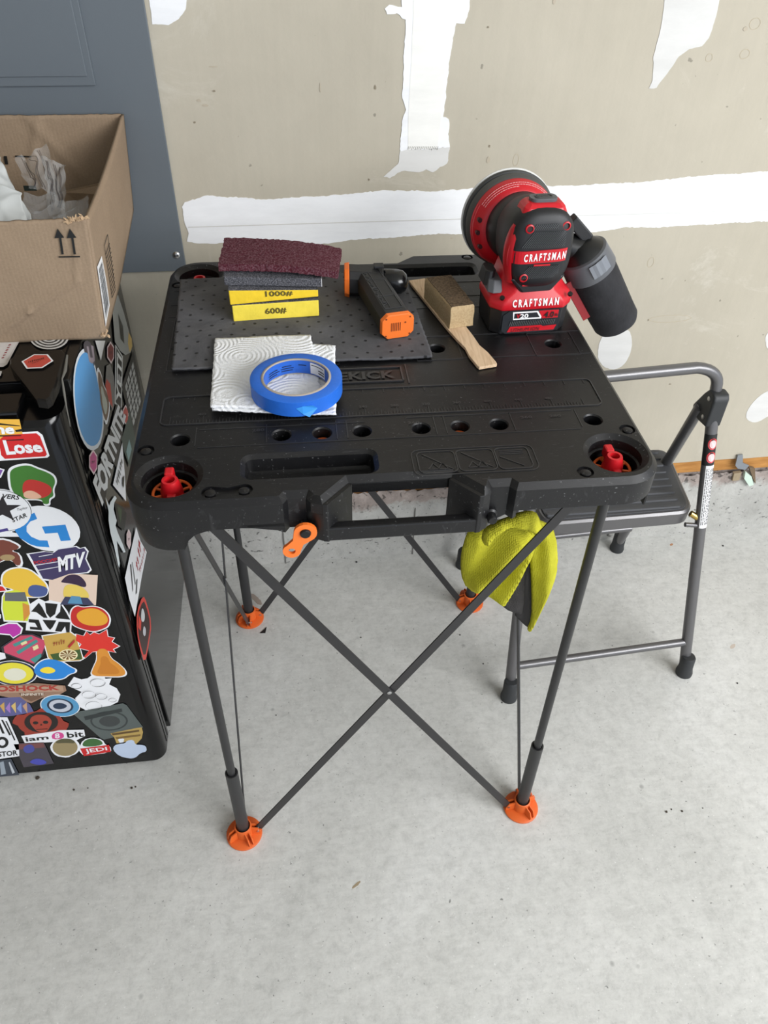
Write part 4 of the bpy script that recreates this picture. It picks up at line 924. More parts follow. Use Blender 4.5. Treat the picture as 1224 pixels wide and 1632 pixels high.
for x, z in ((-0.021, CZ + 0.031), (0.027, CZ + 0.032), (-0.020, CZ - 0.034)):
    mb = MB(); y = capfront(x, z); mb.lathe([(0.0056, 0.004), (0.0056, -0.002), (0.0042, -0.0026), (0.0040, 0.003)], (x, y, z), (0, 1, 0), 20); sk = obj('screw_socket', mb, M_REDSANDER, head, smooth=40)
    mb = MB(); mb.cyl((x, y - 0.0006, z), (x, y + 0.001, z), 0.0041, n=16); obj('socket_bore', mb, mat('bore_red', (60, 8, 12), 0.5), sk)
mb = MB(); mb.box((0.002, -0.0412, CZ - 0.017), (0.022, 0.0016, 0.0022)); mb.box((-0.006, -0.037, CZ - 0.046), (0.026, 0.0016, 0.002)); obj('red_accent', mb, M_REDSANDER, head)
# power button on top
mb = MB(); rg = [[(x, y, z) for x, y in bat(a, b, c, d_, 0.005)] for z, a, b, c, d_ in ((CZ + 0.043, -0.029, 0.031, -0.032, 0.004), (CZ + 0.051, -0.026, 0.028, -0.029, 0.003), (CZ + 0.0555, -0.021, 0.024, -0.024, 0.002))]
mb.loft(rg); sw = obj('switch_housing', mb, M_REDSANDER, sd, bevel=0.002)
mb = MB(); mb.prism(rrect(-0.016, -0.021, 0.019, -0.001, 0.008), CZ + 0.0545, CZ + 0.0595); btn = obj('power_button', mb, M_DARKGREY, sd, bevel=0.0015)
mb = MB(); mb.prism(rrect(-0.010, -0.017, 0.013, -0.006, 0.005), CZ + 0.0595, CZ + 0.0605, holes=[rrect(-0.0088, -0.0158, 0.0118, -0.0072, 0.004)[::-1]])
put_text(mb, 'IO', [(-0.006, -0.0145, CZ + 0.0606), (0.008, -0.0145, CZ + 0.0606), (0.008, -0.0085, CZ + 0.0606), (-0.006, -0.0085, CZ + 0.0606)]); obj('button_symbol', mb, M_GREYRUB, btn)
# ribbed red side grip
mb = MB(); rg = []
for k in range(13):
    a = -1 + 2 * k / 12; z = CZ - 0.006 + a * 0.038; w = 0.0085 * math.sqrt(max(0.02, 1 - a * a * 0.92)); xx = -0.0425 + 0.007 * a * a
    rg.append([(xx - 0.0022, -0.026 + w * 0.9, z), (xx - 0.0028, -0.0285, z), (xx + 0.001, -0.0345 - w * 0.25 + 0.003 * a * a, z), (xx + 0.004, -0.0375 - w * 0.1 + 0.004 * a * a, z), (xx + 0.004, -0.02, z)])
mb.loft(rg); gr = obj('side_grip', mb, M_REDSANDER, sd, smooth=40)
for j in range(3):
    mb = MB(); mb.tube([(-0.0453 + 0.0075 * a * a + 0.0012 * j, -0.0250 - 0.0040 * j, CZ - 0.006 + a * 0.030) for a in [-1 + 2 * k / 10 for k in range(11)]], 0.0008, 6); obj('grip_rib', mb, mat('grip_pink', (214, 60, 70), 0.4), gr)
# collar, red shroud, skirt, pad, disc: lathed round the tool axis
AX = Vector((-0.006, 1.0, -0.06)).normalized(); P0 = Vector((0.0, 0.0, CZ - 0.004))
mb = MB(); mb.lathe([(0.036, 0.022), (0.043, 0.034), (0.046, 0.05), (0.047, 0.064)], P0, AX, 48); obj('motor_collar', mb, mat('collar_black', (20, 22, 26), 0.4), sd, smooth=40)
mb = MB(); mb.lathe([(0.0475, 0.060), (0.052, 0.062), (0.0575, 0.070), (0.0605, 0.079), (0.0605, 0.084), (0.05, 0.084)], P0 + Vector((-0.002, 0, -0.003)), AX, 64); shr = obj('dust_shroud', mb, M_REDSANDER, sd, smooth=40)
mb = MB(); mb.lathe([(0.0605, 0.083), (0.0635, 0.086), (0.0645, 0.094), (0.062, 0.097)], P0 + Vector((-0.002, 0, -0.003)), AX, 64); obj('skirt_ring', mb, M_GREYRUB, sd, smooth=40)
mb = MB(); mb.lathe([(0.060, 0.096), (0.0655, 0.098), (0.0660, 0.101), (0.0655, 0.106), (0.062, 0.107)], P0 + Vector((-0.002, 0, -0.003)), AX, 64); obj('sanding_pad', mb, mat('pad_dark', (44, 46, 46), 0.6), sd, smooth=40)
mb = MB(); mb.lathe([(0.066, 0.107), (0.0672, 0.1075), (0.0672, 0.1095), (0.066, 0.110)], P0 + Vector((-0.002, 0, -0.003)), AX, 64); obj('sanding_disc', mb, mat('disc_white', (214, 214, 210), 0.7, bump=0.3, bscale=300), sd, smooth=40)
# shroud details: arc lettering blocks, vents, ribs
q1 = AX.orthogonal().normalized(); q1 = Vector((1, 0, 0)) - AX * AX.x; q1.normalize(); q2 = Vector((0, 0, 1)) - AX * AX.z; q2.normalize()
PC = P0 + Vector((-0.002, 0, -0.003))
def sh(a, r, hh): t = math.radians(a); return PC + AX * hh + (q1 * math.cos(t) + q2 * math.sin(t)) * r
mb = MB()
for row, (r, hh) in enumerate(((0.0587, 0.0718), (0.0569, 0.0690), (0.0551, 0.0662))):
    a = 148
    while a > (35 if row < 2 else 95):
        w = random.uniform(1.5, 4.5); e = (q1 * math.cos(math.radians(a)) + q2 * math.sin(math.radians(a)))
        mb.bar(sh(a, r, hh - 0.0006), sh(a - w, r, hh - 0.0006), 0.0009, 0.0003, e); a -= w + 0.8
obj('shroud_lettering', mb, mat('faint_pink', (216, 150, 150), 0.5), shr, kind='stuff')
for a in (166, 184, 205):
    mb = MB(); mb.cyl(sh(a, 0.0545, 0.062), sh(a, 0.0545, 0.068), 0.0032, n=10); obj('shroud_vent', mb, mat('bore_red', (60, 8, 12), 0.5), shr)
for r_, h0 in ((0.0592, 0.0742), (0.0606, 0.079)):
    mb = MB(); mb.tube([sh(a, r_, h0) for a in range(150, 232, 6)], 0.0006, 6); obj('shroud_rib', mb, mat('grip_pink', (214, 60, 70), 0.4), shr)
# dust port, collar and bag
g0 = Vector(tl(0, 0, 0))
RS = Matrix.Translation(sd.location) @ Euler((0, 0, TY + math.radians(3))).to_matrix().to_4x4(); RSi = RS.inverted()
def sw_(x, y, z): return RSi @ Vector(tw(x, y, z))
b0 = sw_(0.294, 0.100, 0.893); b1 = sw_(0.372, 0.100, 0.778); bd = (b1 - b0); BL = bd.length; bd.normalize()
mb = MB(); mb.lathe([(0.016, -0.014), (0.024, -0.006), (0.030, 0.0), (0.033, 0.006)], b0, bd, 32); obj('bag_neck', mb, mat('neck_black', (18, 19, 20), 0.35), sd, smooth=50)
mb = MB(); mb.lathe([(0.0315, 0.002), (0.0345, 0.004), (0.0365, 0.034), (0.0355, 0.036)], b0, bd, 40); bc = obj('bag_collar', mb, M_DARKGREY, sd, smooth=40)
e = -(bd.orthogonal()); vdir = (CAM - (RS @ (b0 + bd * 0.02))).normalized(); vdir = (RSi.to_3x3() @ vdir); e = (vdir - bd * vdir.dot(bd)).normalized(); e2 = bd.cross(e)
mb = MB(); rg = []
for k in range(7):
    t = math.radians(-22 + 44 * k / 6) - 0.35
    rg.append([b0 + bd * hh + (e * math.cos(t) + e2 * math.sin(t)) * (0.0362 + (0.0004 if k % 2 else 0.0012)) for hh in (0.008, 0.028)])
mb.loft(rg, False, False, False); obj('collar_grip', mb, mat('grip_grey', (112, 116, 122), 0.4), bc, thick=0.001)
mb = MB(); rg = []; rnd = random.Random(2)
for hh, r in ((0.034, 0.0345), (0.05, 0.0345), (0.08, 0.034), (0.11, 0.0335), (BL - 0.010, 0.033), (BL - 0.003, 0.030), (BL - 0.001, 0.02)):
    ring_ = []
    for k in range(36):
        t = 2 * math.pi * k / 36; rr = r * (1 + 0.02 * math.sin(3 * t + hh * 30) + 0.008 * math.sin(7 * t + hh * 90)); ring_.append(b0 + bd * hh + (e * math.cos(t) + e2 * math.sin(t)) * rr)
    rg.append(ring_)
mb.loft(rg); obj('dust_bag', mb, mat('bag_fabric', (16, 16, 19), 0.85, bump=0.25, bscale=200, var=0.3, vscale=30, var2=(36, 36, 40)), sd, smooth=50)
s0 = sw_(0.277, 0.085, 0.853); s1 = sw_(0.316, 0.085, 0.797)
mb = MB(); mb.bar(s0, s1, 0.011, 0.003, sw_(1, 0, 0) - sw_(0, 0, 0)); obj('red_bag_clip', mb, mat('clip_red', (142, 20, 30), 0.4), sd, bevel=0.0006)
l0 = sw_(0.272, 0.102, 0.937); l1 = sw_(0.300, 0.102, 0.910)
mb = MB(); mb.bar(l0, l1, 0.016, 0.018, Vector((1, 0, 0.9))); obj('bag_latch', mb, M_BLACKRUB, sd, bevel=0.002)
mb = MB(); mb.cyl(sw_(0.245, 0.11, 0.905), b0, 0.019, 0.019, 24); obj('dust_port', mb, mat('neck_black', (18, 19, 20), 0.35), sd, smooth=40)

# ================================================================== MICROFIBRE CLOTH hanging under the front edge
clt = thing('microfibre_cloth', 'yellow and grey microfibre cloth hanging under the table front right corner', 'cloth', tw(0.16, -0.20, 0.68), TY)
def cloth(pxs, Y, depth, fold, m, name, seed=0, nx=34, label=None, thick=0.0025):
    P = [py(u, v, Y) for u, v in pxs]; poly = smoothpoly([(p.x, p.z) for p in P], 1)
    xs = [p[0] for p in poly]; zs = [p[1] for p in poly]; x0, x1, z0, z1 = min(xs), max(xs), min(zs), max(zs)
    step = (x1 - x0) / nx; pts = dense(poly, step * 0.9); nb = len(pts)
    def inside(x, z):
        c = False; n = len(pts)
        for i in range(n):
            (xa, za), (xb, zb) = pts[i], pts[i - 1]
            if (za > z) != (zb > z) and x < (xb - xa) * (z - za) / (zb - za) + xa: c = not c
        return c
    def dist(x, z): return min((x - a) ** 2 + (z - b) ** 2 for a, b in pts) ** 0.5
    inner = []
    z = z0
    while z < z1:
        x = x0
        while x < x1:
            if inside(x, z) and dist(x, z) > step * 0.5: inner.append((x, z))
            x += step
        z += step
    allp = [Vector(p) for p in pts + inner]
    r = delaunay_2d_cdt(allp, [(i, (i + 1) % nb) for i in range(nb)], [], 1, 1e-6)
    vv = r[0]; ff = r[2]; W_ = 0.022
    out = []
    for p in vv:
        dd = min(1.0, dist(p.x, p.y) / W_); bulge = math.sqrt(max(0, 1 - (1 - dd) ** 2)); s, t = (p.x - x0) / (x1 - x0), (p.y - z0) / (z1 - z0)
        out.append((p.x, Y - depth * bulge - fold(s, t) * min(1, dd * 1.5), p.y))
    mb = MB(); mb.add(out, [tuple(f) for f in ff]); return obj(name, mb, m, clt, world=True, smooth=80, thick=thick, label=label)
cloth([(868, 830), (885, 850), (888, 900), (880, 930), (862, 965), (846, 1003), (840, 1003), (848, 985), (848, 940), (846, 898), (843, 870), (838, 830)], -0.192, 0.016, lambda s, t: 0.009 * math.sin(9 * s + 3 * t) * (1 - 0.2 * t), M_KNITY, 'right_flap', 1)
cloth([(842, 885), (850, 886), (850, 1000), (842, 1000), (826, 985), (820, 978), (828, 930)], -0.186, 0.005, lambda s, t: 0.002 * math.sin(12 * s), mat('cloth_reverse_grey', (48, 46, 46), 0.95, bump=0.5, bscale=900), 'grey_underside', 2, 14, label='dark grey underside')  # dark grey reverse of the yellow cloth
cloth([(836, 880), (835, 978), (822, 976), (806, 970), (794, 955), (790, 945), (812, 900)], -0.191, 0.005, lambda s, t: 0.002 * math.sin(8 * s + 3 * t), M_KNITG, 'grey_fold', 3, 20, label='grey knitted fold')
cloth([(748, 843), (771, 842), (785, 838), (800, 829), (822, 826), (846, 838), (856, 848), (850, 868), (843, 880), (834, 900), (820, 925), (806, 948), (796, 953), (782, 948), (768, 944), (752, 940), (738, 925), (735, 905), (736, 880), (742, 858)], -0.188, 0.012,
      lambda s, t: 0.022 * math.exp(-((s * 0.9 - t + 0.20) / 0.13) ** 2) + 0.018 * math.exp(-((s * 1.1 - t * 0.5 - 0.62) / 0.12) ** 2) + 0.004 * math.sin(16 * s - 9 * t) + 0.012 * max(0, 0.3 - s), M_KNITY, 'main_fold', 4, 42)
cloth([(771, 843), (790, 831), (815, 822), (832, 815), (852, 815), (858, 826), (866, 845), (856, 852), (842, 838), (820, 832), (800, 836), (786, 850), (776, 862), (768, 862)], -0.212, 0.022, lambda s, t: 0.004 * math.sin(14 * s + 8 * t), M_KNITY, 'top_fold', 5, 34)

# ================================================================== STEP STOOL
stl = thing('step_stool', 'grey tubular folding step stool with ribbed black tread beside the table', 'step stool', (0.465, 0.19, 0))
def sloc(p): return p
FR, FL_ = Vector((0.661, 0.004, 0)), Vector((0.279, -0.016, 0)); BR, BLf = Vector((0.646, 0.378, 0)), Vector((0.258, 0.362, 0))
JR, JL = Vector((0.622, 0.163, 0.565)), Vector((0.300, 0.145, 0.565))
def along(a, b, z): return a.lerp(b, (z - a.z) / (b.z - a.z))
TR = 0.0108
TOPZ = 0.622
HR, HL = py(1149, 612, 0.176), None
def ext(F, J, z): d = (J - F); return F + d * (z / d.z)
hr = ext(FR, JR, 0.60); hl = ext(FL_, JL, 0.60)
# hoop: up out of the joints, bend and across
path = [JR + Vector((0, 0, -0.01)), hr]
cR = Vector((hr.x - 0.045, hr.y + 0.006, 0.640)); cL = Vector((hl.x + 0.045, hl.y + 0.006, 0.640))
for k in range(1, 9):
    t = k / 8; a = hr.lerp(hr + Vector((0.002, 0.006, 0.034)), t); b = (hr + Vector((0.002, 0.006, 0.034))).lerp(cR, t); path.append(a.lerp(b, t))
mid = cR.lerp(cL, 0.5) + Vector((0, 0, 0.0)); path.append(mid)
for k in range(0, 9):
    t = k / 8; b_ = hl + Vector((-0.002, 0.006, 0.034)); a = cL.lerp(b_, t); b = b_.lerp(hl, t); path.append(a.lerp(b, t))
path.append(JL + Vector((0, 0, -0.01)))
mb = MB(); mb.tube(path, 0.0102, 16); obj('handrail_hoop', mb, M_STOOL, stl, world=True, smooth=60)
for F, J in ((FR, JR), (FL_, JL)):
    mb = MB(); mb.cyl(along(F, J, 0.02), J, TR, n=20); lg = obj('front_leg', mb, M_STOOL, stl, world=True, smooth=40)
    d = (J - F).normalized()
    mb = MB(); mb.lathe([(0.0165, 0.0), (0.0172, 0.006), (0.0155, 0.014), (0.0145, 0.020), (0.0145, 0.048), (0.0125, 0.052)], F - d * 0.0 + Vector((0, 0, 0.0)), Vector((0, 0, 1)) * 0.7 + d * 0.3, 24); obj('rubber_foot', mb, M_STOOLRUB, stl, world=True, smooth=40)
for B, J, s_ in ((BR, JR, 1), (BLf, JL, -1)):
    a = J + Vector((-0.012 * s_, 0.022, -0.012))
    mb = MB(); mb.cyl(B + Vector((0, 0, 0.02)), a, TR * 0.95, n=20); obj('rear_leg', mb, M_STOOL, stl, world=True, smooth=40)
    mb = MB(); mb.lathe([(0.0165, 0.0), (0.0172, 0.006), (0.0150, 0.014), (0.0145, 0.048), (0.0125, 0.052)], B, (0, 0, 1), 24); obj('rubber_foot', mb, M_STOOLRUB, stl, world=True, smooth=40)
    # joint casting
    mb = MB(); T = Matrix.Translation(J) @ Matrix(((0, 0, 1, 0), (1, 0, 0, 0), (0, 1, 0, 0), (0, 0, 0, 1)))
    mb.prism([(-0.016, -0.030), (0.008, -0.034), (0.040, -0.030), (0.044, -0.020), (0.022, 0.018), (0.010, 0.034), (-0.010, 0.034), (-0.016, 0.026)], -0.0145, 0.0145, T); jn = obj('hinge_casting', mb, M_STOOLRUB, stl, world=True, bevel=0.004, nb=3)
    for yy, zz_ in ((0.0, 0.020), (0.0, -0.018), (0.026, -0.014)):
        mb = MB(); c = J + Vector((-0.0145 * s_, yy, zz_)); mb.lathe([(0.0045, -0.001), (0.0045, 0.0012), (0.002, 0.0022)], c, (-s_, 0, 0), 12); obj('rivet', mb, M_STEEL, jn, world=True, smooth=40); mb = MB(); mb.lathe([(0.0045, -0.001), (0.0045, 0.0012), (0.002, 0.0022)], c + Vector((0.029 * s_, 0, 0)), (s_, 0, 0), 12); obj('rivet', mb, M_STEEL, jn, world=True, smooth=40)
# low cross bar between the front legs
mb = MB(); mb.cyl(along(FL_, JL, 0.075), along(FR, JR, 0.078), 0.0082, n=16); obj('cross_bar', mb, M_STOOL, stl, world=True, smooth=40)
mb = MB(); mb.cyl(along(BLf, JL, 0.11), along(BR, JR, 0.11), 0.0075, n=16); obj('rear_cross_bar', mb, M_STOOL, stl, world=True, smooth=40)
# step
ZS = 0.372
step_c = [Vector((0.325, 0.098)), Vector((0.619, 0.104)), Vector((0.644, 0.300)), Vector((0.318, 0.292))]
def roundpoly(c, r, n=5):
    out = []
    for i in range(len(c)):
        a, b, d = c[i - 1], c[i], c[(i + 1) % len(c)]; u = (a - b).normalized() * r; v = (d - b).normalized() * r
        for k in range(n + 1):
            t = k / n; p = (b + u).lerp(b, t).lerp(b.lerp(b + v, t), t); out.append((p.x, p.y))
    return out
sp = roundpoly(step_c, 0.032)
mb = MB(); mb.loft([[(x, y, ZS - 0.032) for x, y in inset(sp, 0.004)], [(x, y, ZS - 0.030) for x, y in inset(sp, 0.001)], [(x, y, ZS - 0.004) for x, y in sp], [(x, y, ZS) for x, y in inset(sp, 0.004)], [(x, y, ZS - 0.001) for x, y in inset(sp, 0.008)]])
obj('step_frame', mb, M_STOOL, stl, world=True, smooth=40)
mb = MB(); tp_ = inset(sp, 0.009); mb.prism(tp_, ZS - 0.003, ZS + 0.0015); tread = obj('step_tread', mb, M_TREAD, stl, world=True, bevel=0.001)
for k in range(9):
    y = 0.120 + k * 0.0205; f = (y - 0.1) / 0.2; x1 = 0.594 + 0.026 * f; x0 = 0.336 - 0.006 * f
    mb = MB()
    m2 = [(x0, y - 0.0045), (x1, y - 0.0045), (x1, y + 0.0045), (x0, y + 0.0045)]
    q = rrect(x0, y - 0.0045, x1, y + 0.0045, 0.004, 3)
    mb.loft([[(a, b, ZS + 0.0012) for a, b in q], [(a, b, ZS + 0.0045) for a, b in inset(q, 0.0015)]]); obj('tread_rib', mb, M_TREAD, tread, world=True, smooth=40)
# pivot pins and bracket
mb = MB(); pr = along(FR, JR, 0.335); mb.cyl((0.605, pr.y, 0.345), (pr.x - 0.004, pr.y, 0.340), 0.0045, n=12); obj('pivot_pin', mb, M_STOOL, stl, world=True, smooth=40)
mb = MB(); mb.cyl((pr.x - 0.022, pr.y + 0.012, 0.362), (pr.x - 0.009, pr.y + 0.006, 0.355), 0.006, n=14); obj('wing_nut', mb, M_BRASS, stl, world=True)
mb = MB(); mb.bar((0.42, 0.20, 0.318), (0.585, 0.212, 0.318), 0.018, 0.006, (0, 1, 0)); obj('locking_bar', mb, M_STOOLRUB, stl, world=True)
mb = MB(); mb.box((0.47, 0.27, 0.336), (0.25, 0.02, 0.03)); obj('rear_support', mb, M_STOOLRUB, stl, world=True)
# warning label wrapped on the right front leg
dF = (JR - FR).normalized(); vv = (CAM - along(FR, JR, 0.42)).normalized(); ee = (vv - dF * vv.dot(dF)).normalized(); ff = dF.cross(ee)
def onleg(z, a, r=TR + 0.0004): t = math.radians(a); return along(FR, JR, z) + (ee * math.cos(t) + ff * math.sin(t)) * r
def legband(z0, z1, a0, a1, m, name, par, r=TR + 0.0004):
    mb = MB(); mb.loft([[onleg(z0, a0 + (a1 - a0) * k / 10, r), onleg(z1, a0 + (a1 - a0) * k / 10, r)] for k in range(11)], False, False, False); return obj(name, mb, m, par, world=True, smooth=60)
# sign of angle: positive ff side -> decide by camera right
camr = MR @ Vector((1, 0, 0)); sgn = 1 if ff.dot(camr) > 0 else -1
lab = legband(0.338, 0.462, sgn * -10, sgn * 88, M_WHITE, 'warning_label', stl); lab['label'] = 'white warning label with small print'
bl_ = legband(0.462, 0.520, sgn * -60, sgn * 88, M_BLACKP, 'black_label', stl)
mb = MB()
for j in range(5):
    a = sgn * (4 + j * 15); z = 0.345
    while z < 0.455:
        w = random.uniform(0.003, 0.008); p, q = onleg(z, a, TR + .0009), onleg(min(z + w, .457), a, TR + .0009); mb.bar(p, q, 0.0010, 0.0002, ee.cross(dF)); z += w + 0.0015
obj('label_print', mb, mat('print_grey', (90, 90, 92), 0.6), lab, world=True, kind='stuff')
for z in (0.478, 0.503):
    mb = MB(); q = [onleg(z + 0.0105 * math.sin(t), sgn * (28 + 42 * math.cos(t)), TR + 0.0012) for t in [2 * math.pi * k / 20 for k in range(20)]]; mb.add(q, [tuple(range(20))]); el = obj('red_oval', mb, mat('oval_red', (206, 60, 66), 0.5), bl_, world=True)
    mb = MB(); q = [onleg(z + 0.0075 * math.sin(t), sgn * (28 + 28 * math.cos(t)), TR + 0.0018) for t in [2 * math.pi * k / 20 for k in range(20)]]; mb.add(q, [tuple(range(20))]); obj('oval_field', mb, mat('oval_pink', (232, 190, 190), 0.5), bl_, world=True)

# ================================================================== MINI FRIDGE COVERED IN STICKERS
FX, FY0, FZT = -0.3935, -0.088, 0.800      # side plane x, door face y, top z
FXL = -0.885
fr = thing('mini_fridge', 'black mini fridge covered in stickers left of the table', 'fridge', (-0.64, 0.15, 0))
mb = MB(); mb.box(((FX + FXL) / 2, (0.388 - 0.018) / 2, 0.3975 + 0.0075), (FX - FXL, 0.388 + 0.018, 0.785)); obj('cabinet', mb, M_FRIDGESIDE, fr, world=True, bevel=0.002)
mb = MB(); mb.box(((FX + FXL) / 2, -0.024, 0.40), (FX - FXL - 0.02, 0.014, 0.74)); obj('door_gasket', mb, M_GASKET, fr, world=True)
# door: rounded vertical edges, cut-away grip along the top
XR = -0.397
def door_sec(z, y0=FY0, x1=XR):
    r = 0.022; o = []
    o += [(FXL, -0.030), (FXL, y0 + r)] if False else []
    o = [(FXL, -0.031)] + [(FXL + r - r * math.cos(math.radians(a)), y0 + r - r * math.sin(math.radians(a))) for a in (0, 22, 45, 67, 90)] + [(x1 - r + r * math.sin(math.radians(a)), y0 + r - r * math.cos(math.radians(a))) for a in (0, 15, 30, 45, 60, 75, 90)] + [(x1, -0.031)]
    return [(x, y, z) for x, y in o]
mb = MB(); mb.loft([door_sec(0.012), door_sec(0.018), door_sec(0.775), door_sec(0.782, FY0 + 0.006), ]); dr = obj('fridge_door', mb, M_FRIDGE, fr, world=True, smooth=40)
mb = MB()
for dx_, w in ((0.0006, 0.0022),):
    mb.box((XR + 0.0002, -0.052, 0.396), (0.0016, 0.005, 0.752)); mb.box((XR - 0.0002, -0.039, 0.396), (0.0018, 0.004, 0.752))
obj('door_trim', mb, M_FRIDGE, dr, world=True)
mb = MB(); mb.box((-0.645, -0.057, 0.7875), (0.40, 0.046, 0.011)); obj('door_top', mb, M_FRIDGE, dr, world=True, bevel=0.003)
mb = MB(); mb.prism(rrect(-0.80, 0, -0.45, 0.022, 0.010), 0, 0.004, Matrix(((1, 0, 0, 0), (0, 0, -1, -0.079), (0, 1, 0, 0.7865 - 0.011), (0, 0, 0, 1)))) if False else None
# top slab with raised rim
mb = MB(); mb.box(((FX + FXL) / 2 - 0.004, 0.175, 0.7985), (FX - FXL - 0.022, 0.39, 0.003)); obj('cabinet_top', mb, M_FRIDGE, fr, world=True)
# hinge cover
Zc = 0.8
hc_px = [(15, 572), (22, 566), (60, 558), (98, 556), (103, 561), (96, 590), (90, 612), (80, 633), (73, 638), (58, 636), (40, 612), (15, 580)]
q = [pz(u, v, Zc + 0.012) for u, v in hc_px]; mb = MB()
q2_ = [(p.x, p.y) for p in q]
mb.loft([[(x, y, Zc) for x, y in q2_], [(x, y, Zc + 0.010) for x, y in q2_], [(x, y, Zc + 0.012) for x, y in inset(q2_, 0.002)]]) if sum(q2_[i][0] * q2_[(i + 1) % 12][1] - q2_[(i + 1) % 12][0] * q2_[i][1] for i in range(12)) > 0 else mb.loft([[(x, y, Zc) for x, y in q2_[::-1]], [(x, y, Zc + 0.010) for x, y in q2_[::-1]], [(x, y, Zc + 0.012) for x, y in inset(q2_[::-1], 0.002)]])
obj('hinge_cover', mb, mat('hinge_black', (18, 16, 15), 0.25, spec=0.3), fr, world=True)
# cobweb-like torn gasket strand along the side
mb = MB(); mb.tube([px(u, v, FX + 0.001) for u, v in ((107, 566), (104, 590), (99, 604), (102, 625), (106, 650), (112, 680))], [0.0012, 0.0022, 0.001, 0.0016, 0.0009, 0.0006], 8); obj('gasket_strand', mb, mat('strand_grey', (96, 94, 88), 0.7, bump=0.5, bscale=300), fr, world=True, smooth=60)
mb = MB(); mb.cyl((-0.44, -0.02, 0.0), (-0.44, -0.02, 0.02), 0.016, n=16); mb.cyl((-0.84, -0.02, 0.0), (-0.84, -0.02, 0.02), 0.016, n=16); mb.cyl((-0.44, 0.34, 0.0), (-0.44, 0.34, 0.02), 0.016, n=16); obj('levelling_feet', mb, M_GASKET, fr, world=True)

# ---- stickers: every one is a thin vinyl part with its printed layers on top
def plane_f(u, v, o): p = py(u, v, FY0); return Vector((p.x, FY0 - o, p.z))
def plane_s(u, v, o): p = px(u, v, FX); return Vector((FX + o, p.y, p.z))
def plane_t(u, v, o): p = pz(u, v, 0.8 ); return Vector((p.x, p.y, 0.8 + o))
def plane_h(u, v, o): p = pz(u, v, 0.812 ); return Vector((p.x, p.y, 0.812 + o))
PM = {}
def cm(c): return mat('vinyl_%d_%d_%d' % c, c, 0.38, spec=0.4)
def flatpoly(mb, pts, pl, o):
    P = [pl(u, v, o) for u, v in pts]
    n = (P[0] - P[1])
    tr = tessellate_polygon([[Vector((u, v, 0)) for u, v in pts]])
    out = []
    for a, b, c in tr:
        nn = (P[b] - P[a]).cross(P[c] - P[a]); vd = CAM - P[a]
        out.append((a, b, c) if nn.dot(vd) > 0 else (c, b, a))
    mb.add(P, out)
LAY = [0.0003]
def sticker(base, col, layers=(), texts=(), pl=plane_f, label=None, lift=0.0):
    LAY[0] += 0.00003; o0 = LAY[0] + lift
    mb = MB(); flatpoly(mb, base, pl, o0)
    st_ = obj('sticker', mb, cm(col), fr, world=True, label=label)
    mats = []; mb = MB()
    k = 0
    for item in layers:
        pts, c = item
        if c not in mats: mats.append(c)
        mb.cur = mats.index(c); k += 1; flatpoly(mb, pts, pl, o0 + 0.00012 + 0.00006 * k)
    for s, quad, c, *bo in texts:
        if c not in mats: mats.append(c)
        mb.cur = mats.index(c); put_text(mb, s, [pl(u, v, o0 + 0.00035 + 0.00006 * k) for u, v in quad], bo[0] if bo else 0.02)
    if mb.f: obj('sticker_print', mb, [cm(c) for c in mats], st_, world=True)
    return st_
def scrib(q, n, c, seed=1):
    rr = random.Random(seed); q = [Vector(p) for p in q]; out = []; x = 0.0; w = 1.0 / n
    for k in range(n):
        a, b = x + w * rr.uniform(0.0, 0.2), x + w * rr.uniform(0.5, 0.9); y0, y1 = rr.uniform(0, 0.25), rr.uniform(0.7, 1.0); sk = rr.uniform(-0.2, 0.2) * w
        P = lambda u, v: tuple(q[0].lerp(q[1], u).lerp(q[3].lerp(q[2], u), v))
        out.append(([P(a, y0), P(a + w * 0.3, y0), P(b, y1), P(b - w * 0.3, y1)], c)); out.append(([P(a, y1 * 0.9), P(b + sk, y1 * 0.8), P(b + sk, y1 * 0.6), P(a, y1 * 0.7)], c)); x += w
    return out
def sc_(pts, k, c=None):
    cx = sum(p[0] for p in pts) / len(pts); cy = sum(p[1] for p in pts) / len(pts)
    if c: cx, cy = c
    return [(cx + (x - cx) * k, cy + (y - cy) * k) for x, y in pts]
WHT = (232, 233, 236); BLK = (20, 20, 20); RED = (200, 34, 36)
E = circ
# front door
sticker([(-25, 695), (14, 690), (60, 687), (68, 693), (79, 726), (76, 729), (-25, 736)], WHT, [([(-2, 702), (8, 693), (58, 690), (64, 695), (75, 724), (72, 727), (8, 731), (2, 725)], RED)], [('Lose', [(11, 725), (70, 720), (64, 703), (4, 701)], WHT, 0.04)], label='red and white sticker reading Lose')
sticker([(-30, 668), (31, 668), (38, 700), (-30, 702)], (226, 174, 66), [([(-30, 672), (0, 674), (32, 678), (32, 679), (0, 677), (-30, 676)], BLK), ([(24, 685), (36, 683), (37, 687), (26, 688)], BLK), ([(-30, 693), (34, 693), (34, 694.5), (-30, 696)], BLK), ([(8, 701), (38, 699), (38, 701), (10, 702)], BLK)], [('me', [(-14, 692), (24, 691), (23, 680), (-16, 680)], WHT, 0.04)], label='yellow tiger striped sticker reading me')
blob = smoothpoly([(12, 762), (12, 748), (22, 741), (44, 737), (62, 745), (72, 748), (88, 756), (92, 768), (86, 780), (89, 792), (80, 796), (81, 806), (70, 806), (68, 797), (40, 797), (28, 795), (15, 782)], 2)
sticker(blob, WHT, [(sc_(blob, 0.91), (64, 120, 46)), (smoothpoly([(36, 768), (50, 762), (80, 772), (84, 784), (70, 794), (48, 794), (36, 788)]), (190, 50, 44)), (smoothpoly([(36, 784), (52, 780), (72, 794), (40, 795)]), (226, 178, 150))], label='green, red and peach die-cut sticker with a white border')
g = smoothpoly(E(75, 842, 54, 28, 35, 0.25), 0)
